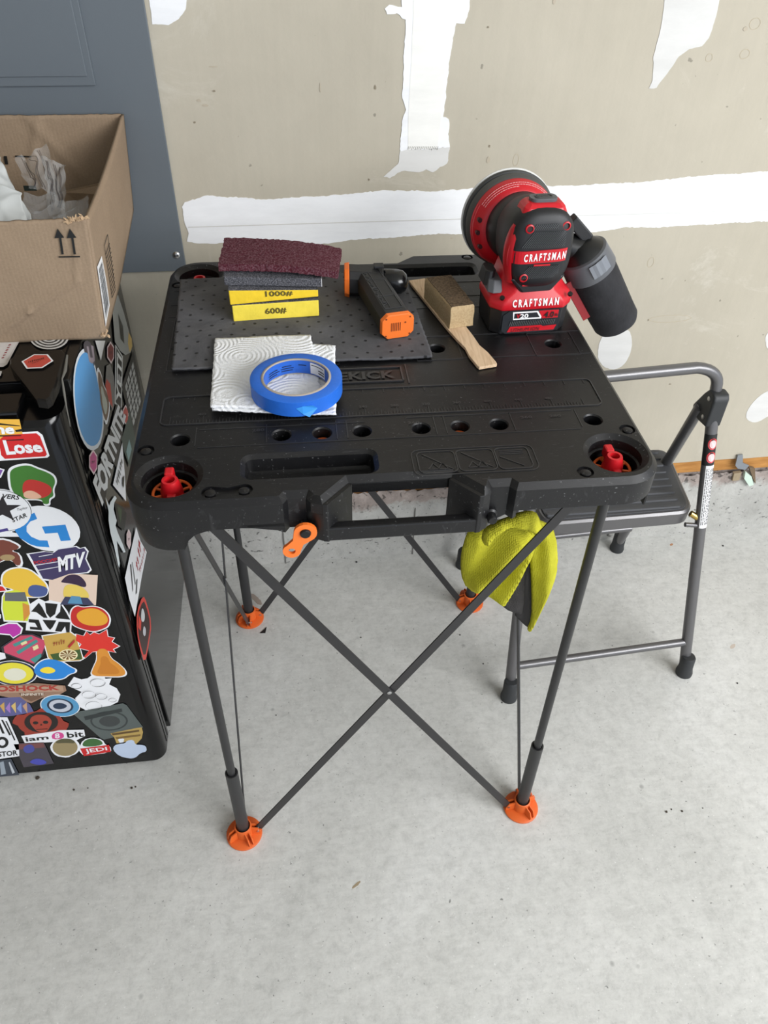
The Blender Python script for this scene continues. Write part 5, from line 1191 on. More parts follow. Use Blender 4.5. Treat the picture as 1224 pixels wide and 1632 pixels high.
sticker(g, WHT, [([(67, 839), (104.4, 835.7), (113, 860.7), (97, 861.8), (92, 848.5), (72, 850)], (40, 132, 206)), ([(55, 816.6), (40, 824), (28, 834), (24, 845), (32, 857), (48.5, 867), (59, 870.3), (79, 871.8), (75.7, 861), (63, 860.7), (50, 855), (42.6, 846.8), (42.6, 838), (48.5, 830.6), (59.5, 826.5)], (40, 132, 206))], label='white oval sticker with a blue angular G emblem')
star = []
for k in range(10):
    r = 30 if k % 2 == 0 else 12; t = math.radians(-90 + 36 * k); star.append((4 + r * math.cos(t) * 1.05, 811 + r * math.sin(t) * 0.72))
c1 = E(2, 813, 51, 32, 34, 0.15)
sticker(c1, WHT, [(sc_(c1, 0.96), BLK), (sc_(c1, 0.94), WHT), (star, (38, 34, 38))], [('VERS', [(2, 793), (30, 796), (33, 789), (4, 786)], BLK), ('STAR', [(21, 832), (44, 823), (42, 816), (18, 826)], BLK), ('Taylor', [(27, 815), (45, 811), (44, 806), (27, 810)], BLK, 0.0), ('ALL', [(-24, 815), (-10, 815), (-10, 807), (-24, 807)], BLK)], label='round white sticker with a black star')
sticker([(-10, 835), (28, 832), (30, 838), (18, 842), (20, 848), (48, 853), (46, 855), (-10, 855)], WHT, [([(-8, 838), (24, 834), (24, 837), (-8, 842)], BLK), ([(-8, 845), (12, 841), (14, 845), (-8, 850)], (70, 60, 130))], [])
b = smoothpoly([(-10, 858), (10, 857), (34, 868), (32, 874), (18, 877), (34, 882), (38, 902), (28, 904), (20, 893), (4, 893), (-10, 905)], 1)
sticker(b, WHT, [(sc_(b, 0.88, (8, 880)), (116, 62, 50)), (E(12, 888, 12, 14, 5), (164, 140, 100))], label='brown and maroon die-cut sticker')
mtv = [(42, 882), (70, 878), (84, 880), (92, 874), (122, 869.5), (128, 873), (136, 871), (141.5, 878), (138, 890), (146.5, 908), (141, 913), (110, 916), (82, 926), (66, 924)]
sticker(mtv, WHT, [(sc_(mtv, 0.93), (62, 54, 92)), ([(55, 900), (100, 893), (100, 894), (55, 901)], WHT), ([(60, 908), (100, 901), (100, 902), (60, 909)], WHT), ([(62, 886), (84, 882), (84, 883), (62, 887)], WHT)],
        [('MTV', [(94, 911), (134, 902), (136, 878), (92, 887)], WHT, 0.05), ('РОССИЯ', [(55, 899), (92, 893), (90, 888), (53, 894)], RED)], label='purple and white sticker reading MTV')
b = smoothpoly([(0, 925), (4, 910), (24, 902), (48, 905), (66, 920), (78, 932), (78, 945), (70, 952), (44, 953), (30, 948), (18, 938), (4, 936)], 2)
sticker(b, WHT, [(sc_(b, 0.92), (228, 186, 62)), (smoothpoly([(46, 930), (76, 934), (76, 946), (68, 951), (44, 950)]), (72, 88, 140))], label='yellow and blue die-cut sticker')
sticker([(78, 912), (156, 916), (153, 964), (78, 961)], (222, 198, 180), [(smoothpoly([(97, 926), (108, 915), (126, 915), (138, 928), (137, 937), (118, 930), (99, 928)]), (54, 36, 62)), (smoothpoly([(100, 945), (104, 930), (128, 932), (142, 945), (142, 955), (104, 955)]), (224, 196, 92)), ([(96, 963), (104, 950), (140, 952), (150, 963.5)], (58, 60, 88)), ([(108, 961), (114, 949), (128, 950), (132, 962)], (84, 140, 176))], label='square beige sticker with dark, yellow and blue blocks')
b = [(3, 950), (8, 941), (26, 937), (42, 943), (48, 962), (50, 978), (46, 992), (6, 990), (2, 970)]
sticker(b, WHT, [(sc_(b, 0.91), (204, 216, 60)), ([(8, 944), (40, 943), (44, 958), (8, 957)], (96, 100, 104)), ([(36, 960), (47, 964), (48, 978), (38, 990)], (206, 140, 60))], label='lime, grey and orange die-cut sticker')
sticker([(48, 962), (62, 953), (72, 958), (80, 956), (98, 960), (108, 974), (115, 990), (113, 1009), (41, 1004), (43, 983), (50, 975)], WHT,
        [([(62, 960), (68, 968), (76, 984), (70, 984), (58, 975), (50, 974)], BLK), ([(97, 962), (106, 976), (112, 987), (92, 985), (88, 983), (96, 974)], BLK), ([(72, 960), (92, 962), (88, 978), (80, 984), (74, 976)], BLK), ([(46, 986), (62, 987), (68, 1004), (48, 1002), (48, 998), (60, 999), (56, 992), (46, 991)], BLK), ([(68, 987), (90, 988), (84, 999), (80, 1003), (76, 999)], BLK), ([(94, 990), (112, 991), (111, 1007), (106, 1007), (104, 997), (98, 1006), (88, 1005)], BLK)], label='black and white angular logo sticker')
b = smoothpoly([(110, 985), (112, 970), (122, 963), (132, 967), (150, 964), (168, 970), (178, 984), (175, 998), (166, 1003), (150, 1008), (130, 1003), (114, 996)], 2)
sticker(b, WHT, [(sc_(b, 0.93), (190, 40, 36)), (smoothpoly([(120, 975), (150, 966), (172, 980), (172, 994), (150, 998), (126, 992)]), (222, 160, 48))], label='round red and gold die-cut sticker')
sticker([(-5, 998), (14, 991), (28, 992), (37, 1000), (34, 1010), (22, 1018), (16, 1012), (-5, 1010)], WHT, [([(-5, 1000), (14, 993.5), (27, 994), (34, 1001), (32, 1009), (21, 1015), (16, 1010), (-5, 1008)], (180, 50, 160))], label='magenta die-cut sticker')
ho = [(2, 1030), (32, 1010), (52, 1009), (78, 1020), (70, 1042), (56, 1060), (30, 1050), (4, 1040)]
sticker(ho, (52, 50, 58), [(sc_(ho, 0.9), (196, 72, 100)), ([(20, 1026), (50, 1013), (53, 1017), (24, 1030)], (70, 140, 136)), ([(26, 1038), (58, 1018), (61, 1022), (30, 1042)], (70, 140, 136)), ([(48, 1050), (66, 1040), (66, 1046), (56, 1056)], (70, 140, 136)), ([(33, 1024), (42, 1020), (44, 1024), (35, 1028)], (222, 214, 160)), ([(52, 1030), (60, 1026), (62, 1032), (54, 1036)], (222, 214, 160))], label='pink and teal building shaped sticker')
bx_ = [(66, 1012), (112, 1005), (122, 1012), (134, 1050), (128, 1053), (84, 1055), (76, 1048)]
sticker(bx_, WHT, [(sc_(bx_, 0.94), (196, 158, 76)), ([(80, 1042), (128, 1034), (131, 1050), (86, 1052)], (60, 86, 40)), (E(109, 1043, 15, 20, 9), (238, 226, 180)), (E(109, 1043, 13, 20, 7.5), (120, 86, 40))] + [([(109, 1043), (109 + 13 * math.cos(a), 1043 + 7.5 * math.sin(a)), (109 + 13 * math.cos(a + .25), 1043 + 7.5 * math.sin(a + .25))], (232, 220, 180)) for a in [k * 0.63 for k in range(10)]] + scrib([(86, 1030), (106, 1026), (104, 1016), (84, 1020)], 5, (150, 70, 40)) + [([(108, 1029), (119, 1017), (120, 1021), (111, 1031)], (176, 44, 44))], [], label='tan, green and brown product shaped sticker')
ml = [(122, 1010), (134, 1013), (138, 1006), (144, 1011), (150, 1007), (158, 1010), (170, 1003), (172, 1014), (182, 1016), (178, 1022), (190, 1029), (180, 1034), (184, 1039), (168, 1036), (148, 1038), (136, 1048), (134, 1046), (142, 1036), (126, 1032), (130, 1026), (121, 1020)]
sticker(sc_(ml, 1.06), WHT, [(ml, (214, 50, 40))], label='red maple leaf sticker')
b = smoothpoly([(142, 1078), (148, 1062), (154, 1050), (152, 1036), (160, 1030), (172, 1033), (177, 1048), (190, 1056), (204, 1070), (200, 1079), (172, 1079)], 2)
sticker(b, WHT, [(sc_(b, 0.92), (212, 140, 50)), (sc_(b, 0.6, (172, 1066)), (196, 122, 38))], label='orange die-cut sticker')
c2 = E(22, 1072, 38, 30, 20, 0.05)
sticker(c2, WHT, [(sc_(c2, 0.95), (30, 40, 70)), (sc_(c2, 0.84), (226, 214, 62)), (E(24, 1074, 18, 20, 10), (222, 220, 200))], label='round yellow sticker with a navy ring')
b = smoothpoly([(50, 1068), (60, 1054), (76, 1047), (100, 1052), (114, 1062), (124, 1066), (122, 1072), (112, 1074), (102, 1083), (76, 1084), (58, 1078)], 2)
sticker(b, WHT, [(sc_(b, 0.92, (84, 1066)), (40, 130, 208)), (smoothpoly([(60, 1068), (76, 1060), (92, 1068), (78, 1074)]), (240, 214, 60))], label='blue die-cut sticker with a yellow patch')
sticker([(-10, 1091), (60, 1088), (104, 1092), (106, 1100), (96, 1106), (66, 1112), (50, 1120), (20, 1112), (-10, 1106)], (150, 118, 98), [([(-8, 1092), (100, 1092), (102, 1101), (-8, 1104)], (176, 144, 122)), ([(30, 1104), (72, 1104), (64, 1112), (50, 1117), (38, 1112)], (112, 84, 66))], [('BIOSHOCK', [(-24, 1102), (96, 1099), (94, 1091), (-24, 1092)], (168, 60, 50), 0.04), ('INFINITE', [(34, 1108), (70, 1107), (70, 1103), (34, 1104)], (220, 206, 190))], label='brown banner sticker reading BIOSHOCK INFINITE')
b = [(108, 1092), (118, 1078), (130, 1082), (140, 1080), (148, 1074), (154, 1077), (166, 1075), (168, 1081), (178, 1080), (174, 1090), (186, 1096), (192, 1106), (188, 1118), (176, 1124), (158, 1130), (140, 1133), (124, 1124), (120, 1112), (130, 1102)]
lines = []
for cx, cy, r in ((122, 1092, 8), (156, 1086, 12), (142, 1104, 11), (162, 1106, 9), (150, 1120, 13), (180, 1110, 6)):
    a = E(cx, cy, r, 18, r * 0.55)
    for i in range(18):
        p, q = a[i], a[(i + 1) % 18]; lines.append(([p, q, (q[0] + .5, q[1] + .5), (p[0] + .5, p[1] + .5)], BLK))
sticker(b, WHT, lines, label='white sticker with black line doodles')
c3 = E(96, 1124, 32, 30, 17.5, 0.1)
sticker(c3, WHT, [(sc_(c3, 0.95), (84, 148, 190)), (sc_(c3, 0.66), (36, 52, 76)), (sc_(c3, 0.55), (190, 194, 204)), (smoothpoly([(84, 1122), (96, 1118), (110, 1124), (98, 1130), (86, 1128)]), (36, 52, 76))], label='round blue ring sticker with a grey centre')
sticker([(-10, 1112), (32, 1110), (48, 1122), (54, 1134), (20, 1140), (-10, 1142)], (92, 92, 140), [([(0 + 9 * k, 1124 + (k % 2) * 4), (7 + 9 * k, 1118), (8 + 9 * k, 1136)], c) for k, c in enumerate([(200, 160, 90), (160, 120, 190), (210, 180, 110), (120, 140, 200), (190, 150, 120)])], label='blue, purple and gold banner sticker')
gear = []
for k in range(32):
    t = 2 * math.pi * k / 32; r = 1.0 if (k % 8) in (0, 1, 2, 3) else 0.82; gear.append((65 + 45 * r * math.cos(t), 1152 + 24 * r * math.sin(t)))
sticker(gear, (150, 54, 40), [(E(66, 1150, 27, 24, 16.5), (34, 28, 26)), (smoothpoly([(46, 1148), (54, 1138), (74, 1138), (84, 1148), (80, 1158), (74, 1166), (62, 1166), (54, 1160)]), (160, 62, 46)), (E(57, 1151, 4.5, 10, 2.6), (34, 28, 26)), (E(73, 1150, 4.5, 10, 2.6), (34, 28, 26)), ([(64, 1155), (66, 1152), (68, 1155)], (34, 28, 26)), ([(58, 1161), (76, 1160), (76, 1161), (58, 1162)], (34, 28, 26))], label='dark red cog sticker with a skull emblem')
sticker([(118, 1138), (126, 1133), (196, 1120), (202, 1123), (228, 1158), (222, 1164), (166, 1178), (160, 1175)], (84, 92, 90), [(E(174, 1148, 30, 24, 15.5), (52, 58, 58)), (E(174, 1148, 27, 24, 13.5), (84, 92, 90)), (smoothpoly([(156, 1148), (166, 1140), (186, 1140), (194, 1150), (180, 1158), (164, 1156)]), (58, 62, 62)), ([(134, 1141), (194, 1128), (195, 1133), (136, 1147)], (46, 52, 52))], label='dark grey square sticker with a black crest')
sticker([(34, 1172), (84, 1165), (94, 1163), (134, 1162), (136, 1172), (120, 1180), (40, 1184)], WHT, [(smoothpoly([(82, 1170), (92, 1165), (102, 1168), (102, 1176), (84, 1178)], 1), (206, 70, 140))], [('iam', [(42, 1181), (78, 1177), (77, 1171), (40, 1174)], BLK), ('8', [(88, 1176), (96, 1175), (95, 1167), (87, 1168)], WHT), ('bit', [(108, 1175), (134, 1173), (132, 1164), (106, 1166)], BLK)], label='white sticker reading iam8bit')
sticker([(22, 1184), (70, 1182), (86, 1216), (38, 1222)], (72, 66, 74), [([(22, 1185), (69, 1183), (72, 1190), (26, 1194)], (116, 70, 70)), (smoothpoly([(36, 1190), (48, 1184), (56, 1190), (54, 1198), (40, 1200)]), (70, 74, 150)), (smoothpoly([(44, 1214), (60, 1206), (78, 1214), (64, 1219)]), (70, 74, 170))], label='dark square sticker with blue patches')
b = jag(E(104, 1190, 24, 24, 16), 5, 1.0, 3)
sticker(b, WHT, [(E(104, 1190, 20, 24, 14), (150, 134, 96)), (smoothpoly([(86, 1184), (96, 1176), (114, 1176), (123, 1184), (104, 1183)]), (86, 82, 56))], label='olive and tan round sticker with a ragged white edge')
b = smoothpoly([(126, 1192), (132, 1178), (148, 1174), (164, 1178), (168, 1186), (176, 1188), (178, 1198), (134, 1204), (126, 1196)], 1)
sticker(b, WHT, [(smoothpoly([(130, 1190), (134, 1179), (148, 1175), (162, 1179), (165, 1187)], 2), (62, 104, 54)), ([(128, 1192), (174, 1186), (177, 1197), (134, 1204)], RED)], [('JEDI', [(138, 1201), (172, 1196), (170, 1189), (134, 1193)], WHT)], label='green sticker with a red block reading JEDI')
sticker([(176, 1168), (214, 1160), (226, 1158), (228, 1166), (226, 1176), (216, 1186), (206, 1180), (186, 1184), (182, 1174)], (178, 150, 84), [([(178, 1168), (222, 1162), (222, 1165), (180, 1171)], (92, 70, 36)), ([(184, 1174), (224, 1169), (224, 1172), (186, 1177)], (122, 96, 50))], label='gold banner sticker')
sticker(smoothpoly([(180, 1194), (182, 1187), (192, 1184), (199, 1184), (203, 1179), (213, 1178), (216, 1186), (225, 1186), (233, 1188), (234, 1197), (224, 1199), (216, 1207), (206, 1208), (190, 1204)], 1), (186, 200, 222), label='pale blue apple shaped sticker')
sticker([(188, 1178), (194, 1174), (198, 1177), (197, 1182), (191, 1183)], (222, 226, 232))
sticker([(-10, 1142), (12, 1142), (30, 1182), (31, 1204), (-10, 1210)], WHT, [([(-6, 1145), (-2, 1145), (8, 1168), (4, 1168)], BLK), ([(2, 1146), (5, 1146), (18, 1170), (15, 1171)], BLK), ([(9, 1148), (11, 1148), (25, 1178), (23, 1179)], BLK), (E(4, 1182, 10, 18, 9), BLK), (E(4, 1182, 5, 18, 5), WHT)], [('STOR', [(-2, 1205), (29, 1202), (28, 1194), (-3, 1197)], BLK)], label='white sticker with black strokes reading STOR')
sticker([(-10, 1212), (18, 1208), (31, 1234), (-10, 1238)], (60, 66, 76), [([(0, 1214), (6, 1212), (10, 1232), (2, 1234)], (150, 160, 170)), ([(14, 1214), (16, 1213), (24, 1230), (20, 1232)], (190, 195, 200))], label='dark photo-like sticker at the bottom corner')
sticker([(-10, 928), (6, 932), (13, 941), (-10, 944)], WHT, [([(-10, 930), (5, 934), (10, 940), (-10, 942)], RED)])
sticker([(-10, 975), (2, 978), (2, 984), (-10, 990)], WHT, [([(-10, 977), (0.5, 979), (0.5, 983), (-10, 987)], (120, 180, 50))])
sticker([(-10, 742), (8, 747), (2, 760), (-10, 764)], WHT, [([(-10, 745), (5, 748), (0, 758), (-10, 761)], (120, 80, 160))])
sticker([(-10, 1036), (8, 1040), (10, 1048), (-10, 1054)], WHT)
# side wall
S_ = plane_s
def sst(*a, **k): return sticker(*a, pl=S_, **k)
el = smoothpoly([(131, 555), (122, 566), (116, 590), (114.5, 622), (117, 655), (124, 690), (135, 713), (146, 719), (157, 712), (163, 690), (164, 662), (160, 632), (152, 590), (145, 568), (137, 556)], 1)
sst(el, (214, 220, 226), [(sc_(el, 0.92), (84, 150, 206))], label='large plain sky blue oval sticker with a pale border')
sst(smoothpoly([(131, 545), (140, 542), (149, 560), (150, 580), (145, 588), (138, 580), (132, 560)], 1), (78, 72, 78), [(smoothpoly([(136, 552), (139, 552), (142, 570), (146, 570), (143, 550), (147, 552), (149, 575), (145, 580), (140, 576)], 0), (150, 138, 146))], label='dark purple sticker with a pale U')
sst([(150, 543), (166, 543), (159, 575)], (216, 216, 214), label='white triangular sticker corner')
sst([(168, 583), (174, 580), (180, 600), (182, 640), (178, 655), (172, 640), (166, 612)], (120, 118, 114), [([(168, 604), (174, 612), (178, 650), (172, 640), (166, 615)], (186, 66, 52))])
fig = smoothpoly([(153, 582), (160, 596), (163, 612), (170, 626), (174, 645), (172, 665), (168, 680), (162, 664), (157, 640), (156, 622), (153, 605)], 1)
sst(fig, WHT, [(sc_(fig, 0.86), (112, 90, 72)), (sc_(fig, 0.5, (165, 645)), (176, 180, 168))], label='tall brown and cream die-cut sticker')
hx = lambda x0, x1, y0, y1: [((x0 + x1) / 2, y0), (x1, y0 + (y1 - y0) * .25), (x1, y0 + (y1 - y0) * .75), ((x0 + x1) / 2 + 1, y1), (x0, y0 + (y1 - y0) * .72), (x0, y0 + (y1 - y0) * .25)]
for a, c, lb in (((169, 180, 544, 580), (120, 44, 44), 'dark red hexagonal sticker'), ((194, 203, 645, 678), (190, 76, 66), 'small orange-red hexagonal sticker'), ((140, 153, 716, 757), (190, 70, 130), 'pink hexagonal sticker'), ((200, 207, 843, 876), (214, 190, 190), 'pale pink hexagonal sticker')):
    sst(hx(*a), (226, 206, 206), [(sc_(hx(*a), 0.8), c)] + scrib([(a[0] + (a[1] - a[0]) * .3, a[2] + (a[3] - a[2]) * .62), (a[0] + (a[1] - a[0]) * .7, a[2] + (a[3] - a[2]) * .58), (a[0] + (a[1] - a[0]) * .7, a[2] + (a[3] - a[2]) * .38), (a[0] + (a[1] - a[0]) * .3, a[2] + (a[3] - a[2]) * .4)], 2, (70, 26, 40)), label=lb)
sst([(182, 549), (194, 568), (192, 657), (181, 643)], (206, 208, 206), [([(183.5, 554), (192.5, 569), (190.8, 652), (182.5, 641)], (24, 24, 24))], [('YETI', [(190.5, 646), (191.8, 571), (184.5, 560), (183, 638)], (224, 226, 224), 0.03)], label='black and white sticker reading YETI')
sst([(211, 558), (219, 600), (226, 640), (212, 700), (203, 660), (192, 617)], (30, 30, 30), [], label='black sticker with a grid of grey blocks')
for i in range(4):
    for j in range(6):
        a = 0.13 + 0.2 * i; b2 = 0.08 + 0.145 * j
        def gp(s, t):
            A_, B_, C_, D_ = Vector((194, 617)), Vector((211, 564)), Vector((226, 640)), Vector((210, 692)); p = A_.lerp(B_, s).lerp(D_.lerp(C_, s), t); return (p.x, p.y)
        pts = [gp(a, b2), gp(a + 0.15, b2), gp(a + 0.15, b2 + 0.11), gp(a, b2 + 0.11)]
        mb = MB(); flatpoly(mb, pts, S_, LAY[0] + 0.0002); obj('sticker_block', mb, cm((170, 172, 170)), fr, world=True)
sst([(205, 655), (214, 700), (205, 745), (196, 720), (192, 700)], (56, 72, 66), [([(204, 700), (208, 716), (203, 735), (199, 720)], (120, 150, 150))], label='dark green printed sticker')
sst([(146, 770), (160, 800), (166, 795), (176, 735), (184, 745), (194, 690), (192, 650), (183, 644), (173, 690), (160, 730)], (30, 30, 30), [], [('FORTNITE', [(161, 808), (199, 664), (186, 644), (145, 768)], (214, 216, 216), 0.05)], label='white block lettering sticker reading FORTNITE')
sst([(193, 705), (197, 755), (199, 799), (178, 773)], WHT, scrib([(188, 772), (194, 735), (191, 728), (184, 764)], 6, BLK, 4) + scrib([(185, 776), (189, 752), (186.5, 746), (181.5, 766)], 4, BLK, 6) + [([(192, 762), (195, 758), (194, 778), (192, 774)], BLK)], label='white triangular sticker with handwriting')
man = [(166, 792), (172, 806), (174, 800), (181, 790), (184, 794), (180, 802), (179, 812), (181, 820), (184, 830), (182, 838), (186, 850), (194, 868), (198, 880), (195, 881), (184, 862), (186, 880), (189, 898), (188, 905), (186, 900), (180, 872), (174, 850), (171, 830), (171, 815)]
sst(man, (214, 222, 224), label='white leaping figure silhouette sticker')
sst([(180, 800), (194, 808), (200, 820), (196, 846), (186, 838)], (34, 38, 34), [([(184, 806), (192, 812), (190, 836)], (60, 76, 54))])
wr = [(215, 840), (222, 862), (232, 880), (224, 920), (213, 983), (204, 955), (197, 921)]
sst(wr, WHT, [([(205, 900), (207, 899), (210, 940), (209, 944)], BLK), ([(208, 896), (209, 896), (214, 930), (213, 933)], BLK), ([(215, 925), (217, 922), (216, 945), (214, 948)], BLK)] + scrib([(218, 912), (225, 878), (218, 853), (213.5, 900)], 4, (170, 40, 50), 3) + scrib([(221, 914), (229, 880), (227, 872), (219, 908)], 7, (176, 70, 80), 5), label='white sticker with red letters and ink drawing')
pk = smoothpoly([(226, 948), (232, 960), (240, 993), (236, 1024), (229, 1060), (220, 1030), (216, 1005), (216, 975)], 1)
sst(pk, (206, 62, 52), [(sc_(pk, 0.84), (46, 26, 26)), (smoothpoly([(224, 966), (229, 978), (228, 992), (222, 990)]), (200, 204, 206)), (smoothpoly([(227, 996), (231, 1004), (229, 1016), (225, 1010)]), (190, 190, 196)), ([(219, 980), (223, 990), (222, 1006), (218, 1000)], (206, 62, 52))], label='red edged pick shaped sticker')
sst([(176, 480), (186, 470), (196, 500), (204, 530), (208, 556), (206, 562), (198, 566), (190, 560), (181, 545)], (150, 152, 148), [([(186, 500), (194, 520), (196, 548), (190, 540)], (44, 44, 40))], label='grey and black sticker near the top edge')
sst([(203, 529), (208, 540), (209, 552), (205, 562), (202, 548)], (196, 164, 90))
# on top of the fridge
sticker(E(79, 540, 31, 30, 19), (206, 206, 204), [(E(79, 540, 31 - 3 * k, 26, 19 - 1.9 * k), ((60, 60, 60) if k % 2 else (206, 206, 204))) for k in range(1, 8)], [], pl=plane_t, label='round white sticker of black concentric rings')
sticker([(-20, 545), (32, 545), (12, 583), (6, 587), (-20, 587)], (198, 194, 192), [([(-20, 548), (28, 548), (9, 581), (-20, 584)], (214, 210, 208))] + [([(3 + 2.2 * k, 574 - 4 * k), (7 + 2.2 * k, 573 - 4 * k), (8 + 2.2 * k, 571 - 4 * k), (4 + 2.2 * k, 572 - 4 * k)], (150, 60, 70)) for k in range(6)], pl=plane_t, label='white sticker with red edge marks')
sticker([(-10, 592), (4, 594), (2, 601), (-10, 604)], (190, 188, 186), pl=plane_t)
hx_ = [(35, 578.5), (55, 567), (77, 567), (86, 577.5), (68, 589), (43, 590)]
sticker(hx_, WHT, [(sc_(hx_, 0.87), (190, 74, 62))] + scrib([(46, 581.5), (73, 576), (72, 572.5), (46, 577.5)], 9, BLK, 7) + scrib([(52, 583.5), (68, 579.5), (67.5, 578), (52, 581.8)], 6, (60, 30, 30), 8), pl=plane_h, label='red hexagonal sticker on the hinge cover')

# ================================================================== CARDBOARD BOX
bxo = thing('cardboard_box', 'open brown cardboard box of packaging on top of the black fridge', 'box', (-0.55, 0.24, 0.801))
FB = pz(167, 538, 0.801) + Vector((0, 0, 0.0)); FT = py(137, 348, FB.y - 0.004)
M1 = pz(189, 452, 0.801); KN = py(211, 335, 0.396); BT = py(195, 182, 0.398)
XL = -0.80
FBL = Vector((XL, FB.y - 0.004 + 0.0, 0.801)); FTL = Vector((XL, FT.y, FT.z - 0.004))
BTL = Vector((XL, 0.398, 1.000)); 
def panel_grid(quad, nx, ny, f, m, name, thick=0.0045, **kw):
    mb = MB(); vs = []; fs = []
    for j in range(ny + 1):
        for i in range(nx + 1):
            s, t = i / nx, j / ny; p = quad[0].lerp(quad[1], s).lerp(quad[3].lerp(quad[2], s), t) + f(s, t); vs.append(p)
    for j in range(ny):
        for i in range(nx): a = j * (nx + 1) + i; fs.append((a, a + 1, a + nx + 2, a + nx + 1))
    mb.add(vs, fs); return obj(name, mb, m, bxo, world=True, thick=thick, smooth=60, **kw)
def crease(s, t):
    v = 0.0
    for (s0, t0, s1, t1, w, a) in ((0.66, 0.02, 0.80, 0.28, 0.008, 0.0040), (0.80, 0.28, 0.95, 0.52, 0.007, 0.0036), (0.95, 0.52, 0.965, 0.9, 0.006, 0.002)):
        dx, dy = s1 - s0, t1 - t0; L2 = dx * dx + dy * dy; k = max(0, min(1, ((s - s0) * dx + (t - t0) * dy) / L2)); dd = math.hypot(s - s0 - k * dx, (t - t0 - k * dy) * 0.4); v += a * math.exp(-(dd / w) ** 2)
    return v
rnd = random.Random(12); tj = [rnd.uniform(-1, 1) for _ in range(200)]
fp = panel_grid([FBL, FB, FT, FTL], 120, 40, lambda s, t: Vector((0, -0.003 * math.sin(math.pi * s) * math.sin(math.pi * t) - crease(s, t) - 0.004 * (t ** 3) * 0, 0.0006 * tj[int(s * 120)] * (t > 0.99))), M_CARD, 'front_panel')
# side: FB -> M1 -> KN (crushed corner) -> BT -> FT
mb = MB(); ns = 40; rg = []
bots = [FB, M1, KN]; tops = [FT, FT.lerp(BT, 0.45) + Vector((0.002, 0, -0.006)), BT]
for i in range(ns + 1):
    s = i / ns
    b_ = FB.lerp(M1, s / 0.6) if s < 0.6 else M1.lerp(KN, (s - 0.6) / 0.4)
    # top edge sags slightly between the corners
    t_ = FT.lerp(BT, s) + Vector((-0.004 * math.sin(math.pi * s), 0, -0.012 * math.sin(math.pi * s)))
    col = []
    for j in range(17):
        t = j / 16; p = b_.lerp(t_, t) + Vector((0.006 * math.sin(math.pi * t) * math.sin(math.pi * s), 0, 0)); col.append(p)
    rg.append(col)
mb.loft(rg, False, False, False); sp_ = obj('side_panel', mb, M_CARD, bxo, world=True, thick=0.0045, smooth=60)
bp_ = panel_grid([Vector((XL, 0.398, 0.803)), Vector((KN.x - 0.006, 0.398, 0.803 + 0.03)), BT, BTL], 90, 30, lambda s, t: Vector((0, -0.003 * math.sin(math.pi * s) - (0.003 * math.exp(-((s - 0.62 - 0.12 * t) / 0.012) ** 2) + 0.0028 * math.exp(-((s - 0.98 + 0.28 * t) / 0.015) ** 2)) * (t > 0.35), 0.0006 * tj[int(s * 90)] * (t > 0.99))), M_CARD, 'back_panel')
mb = MB(); mb.prism([(XL, FB.y + 0.002), (FB.x - 0.004, FB.y + 0.002), (M1.x - 0.006, M1.y), (M1.x - 0.012, 0.39), (XL, 0.39)], 0.8015, 0.806); obj('bottom_panel', mb, M_CARD, bxo, world=True)
# inner flap standing in the far corner
mb = MB(); a = [Vector((-0.46, 0.385, 0.806)), Vector((-0.366, 0.36, 0.812)), Vector((-0.362, 0.33, 0.90)), Vector((-0.39, 0.37, 0.905)), Vector((-0.46, 0.392, 0.885))]; mb.add(a, [(0, 1, 2, 3, 4)]); obj('inner_flap', mb, M_CARD, bxo, world=True, thick=0.004)
# torn corner fibres
mb = MB(); rnd = random.Random(21)
for k in range(38):
    u = rnd.uniform(106, 137); p = py(u, 357 - (u - 106) * 0.28 + rnd.uniform(-2, 1), FT.y - 0.003); q = p + Vector((rnd.uniform(-.006, .006), rnd.uniform(-.005, .003), rnd.uniform(0.0, .007))); mb.tube([p, p.lerp(q, .5) + Vector((rnd.uniform(-.002, .002), 0, .001)), q], [0.0010, 0.0012, 0.0004], 5)
obj('torn_edge', mb, M_CARDEDGE, bxo, world=True, kind='stuff', label='torn fluted corner of the box')
mb = MB()
for k in range(10):
    p = pz(162 + k * 1.2, 532 + rnd.uniform(-5, 4), 0.806); q = p + Vector((rnd.uniform(-.003, .004), -0.002, rnd.uniform(-.003, .005))); mb.tube([p, q], [0.0022, 0.001], 5)
obj('crushed_corner', mb, M_CARDEDGE, bxo, world=True, kind='stuff')
# print on the front: two arrows over a bar
def onfront(u, v): p = py(u, v, FB.y - 0.0105); return (p.x, p.z)
TFp = Matrix(((1, 0, 0, 0), (0, 0, -1, FB.y - 0.0075), (0, 1, 0, 0), (0, 0, 0, 1)))
def fprint(pts): mb = MB(); mb.prism([onfront(*p) for p in pts], 0.0, 0.0006, TFp); return obj('arrow_print', mb, M_BLACKP, fp, world=True)
for k, o_ in enumerate((0, 19.5)):
    fprint([(91 + o_, 366), (101.5 + o_, 380), (97 + o_, 380.5), (101 + o_, 406.5), (97.5 + o_, 407), (93.5 + o_, 380.5), (86.5 + o_, 381)])
fprint([(93, 410), (127, 409.5), (127, 411.5), (93, 412)])
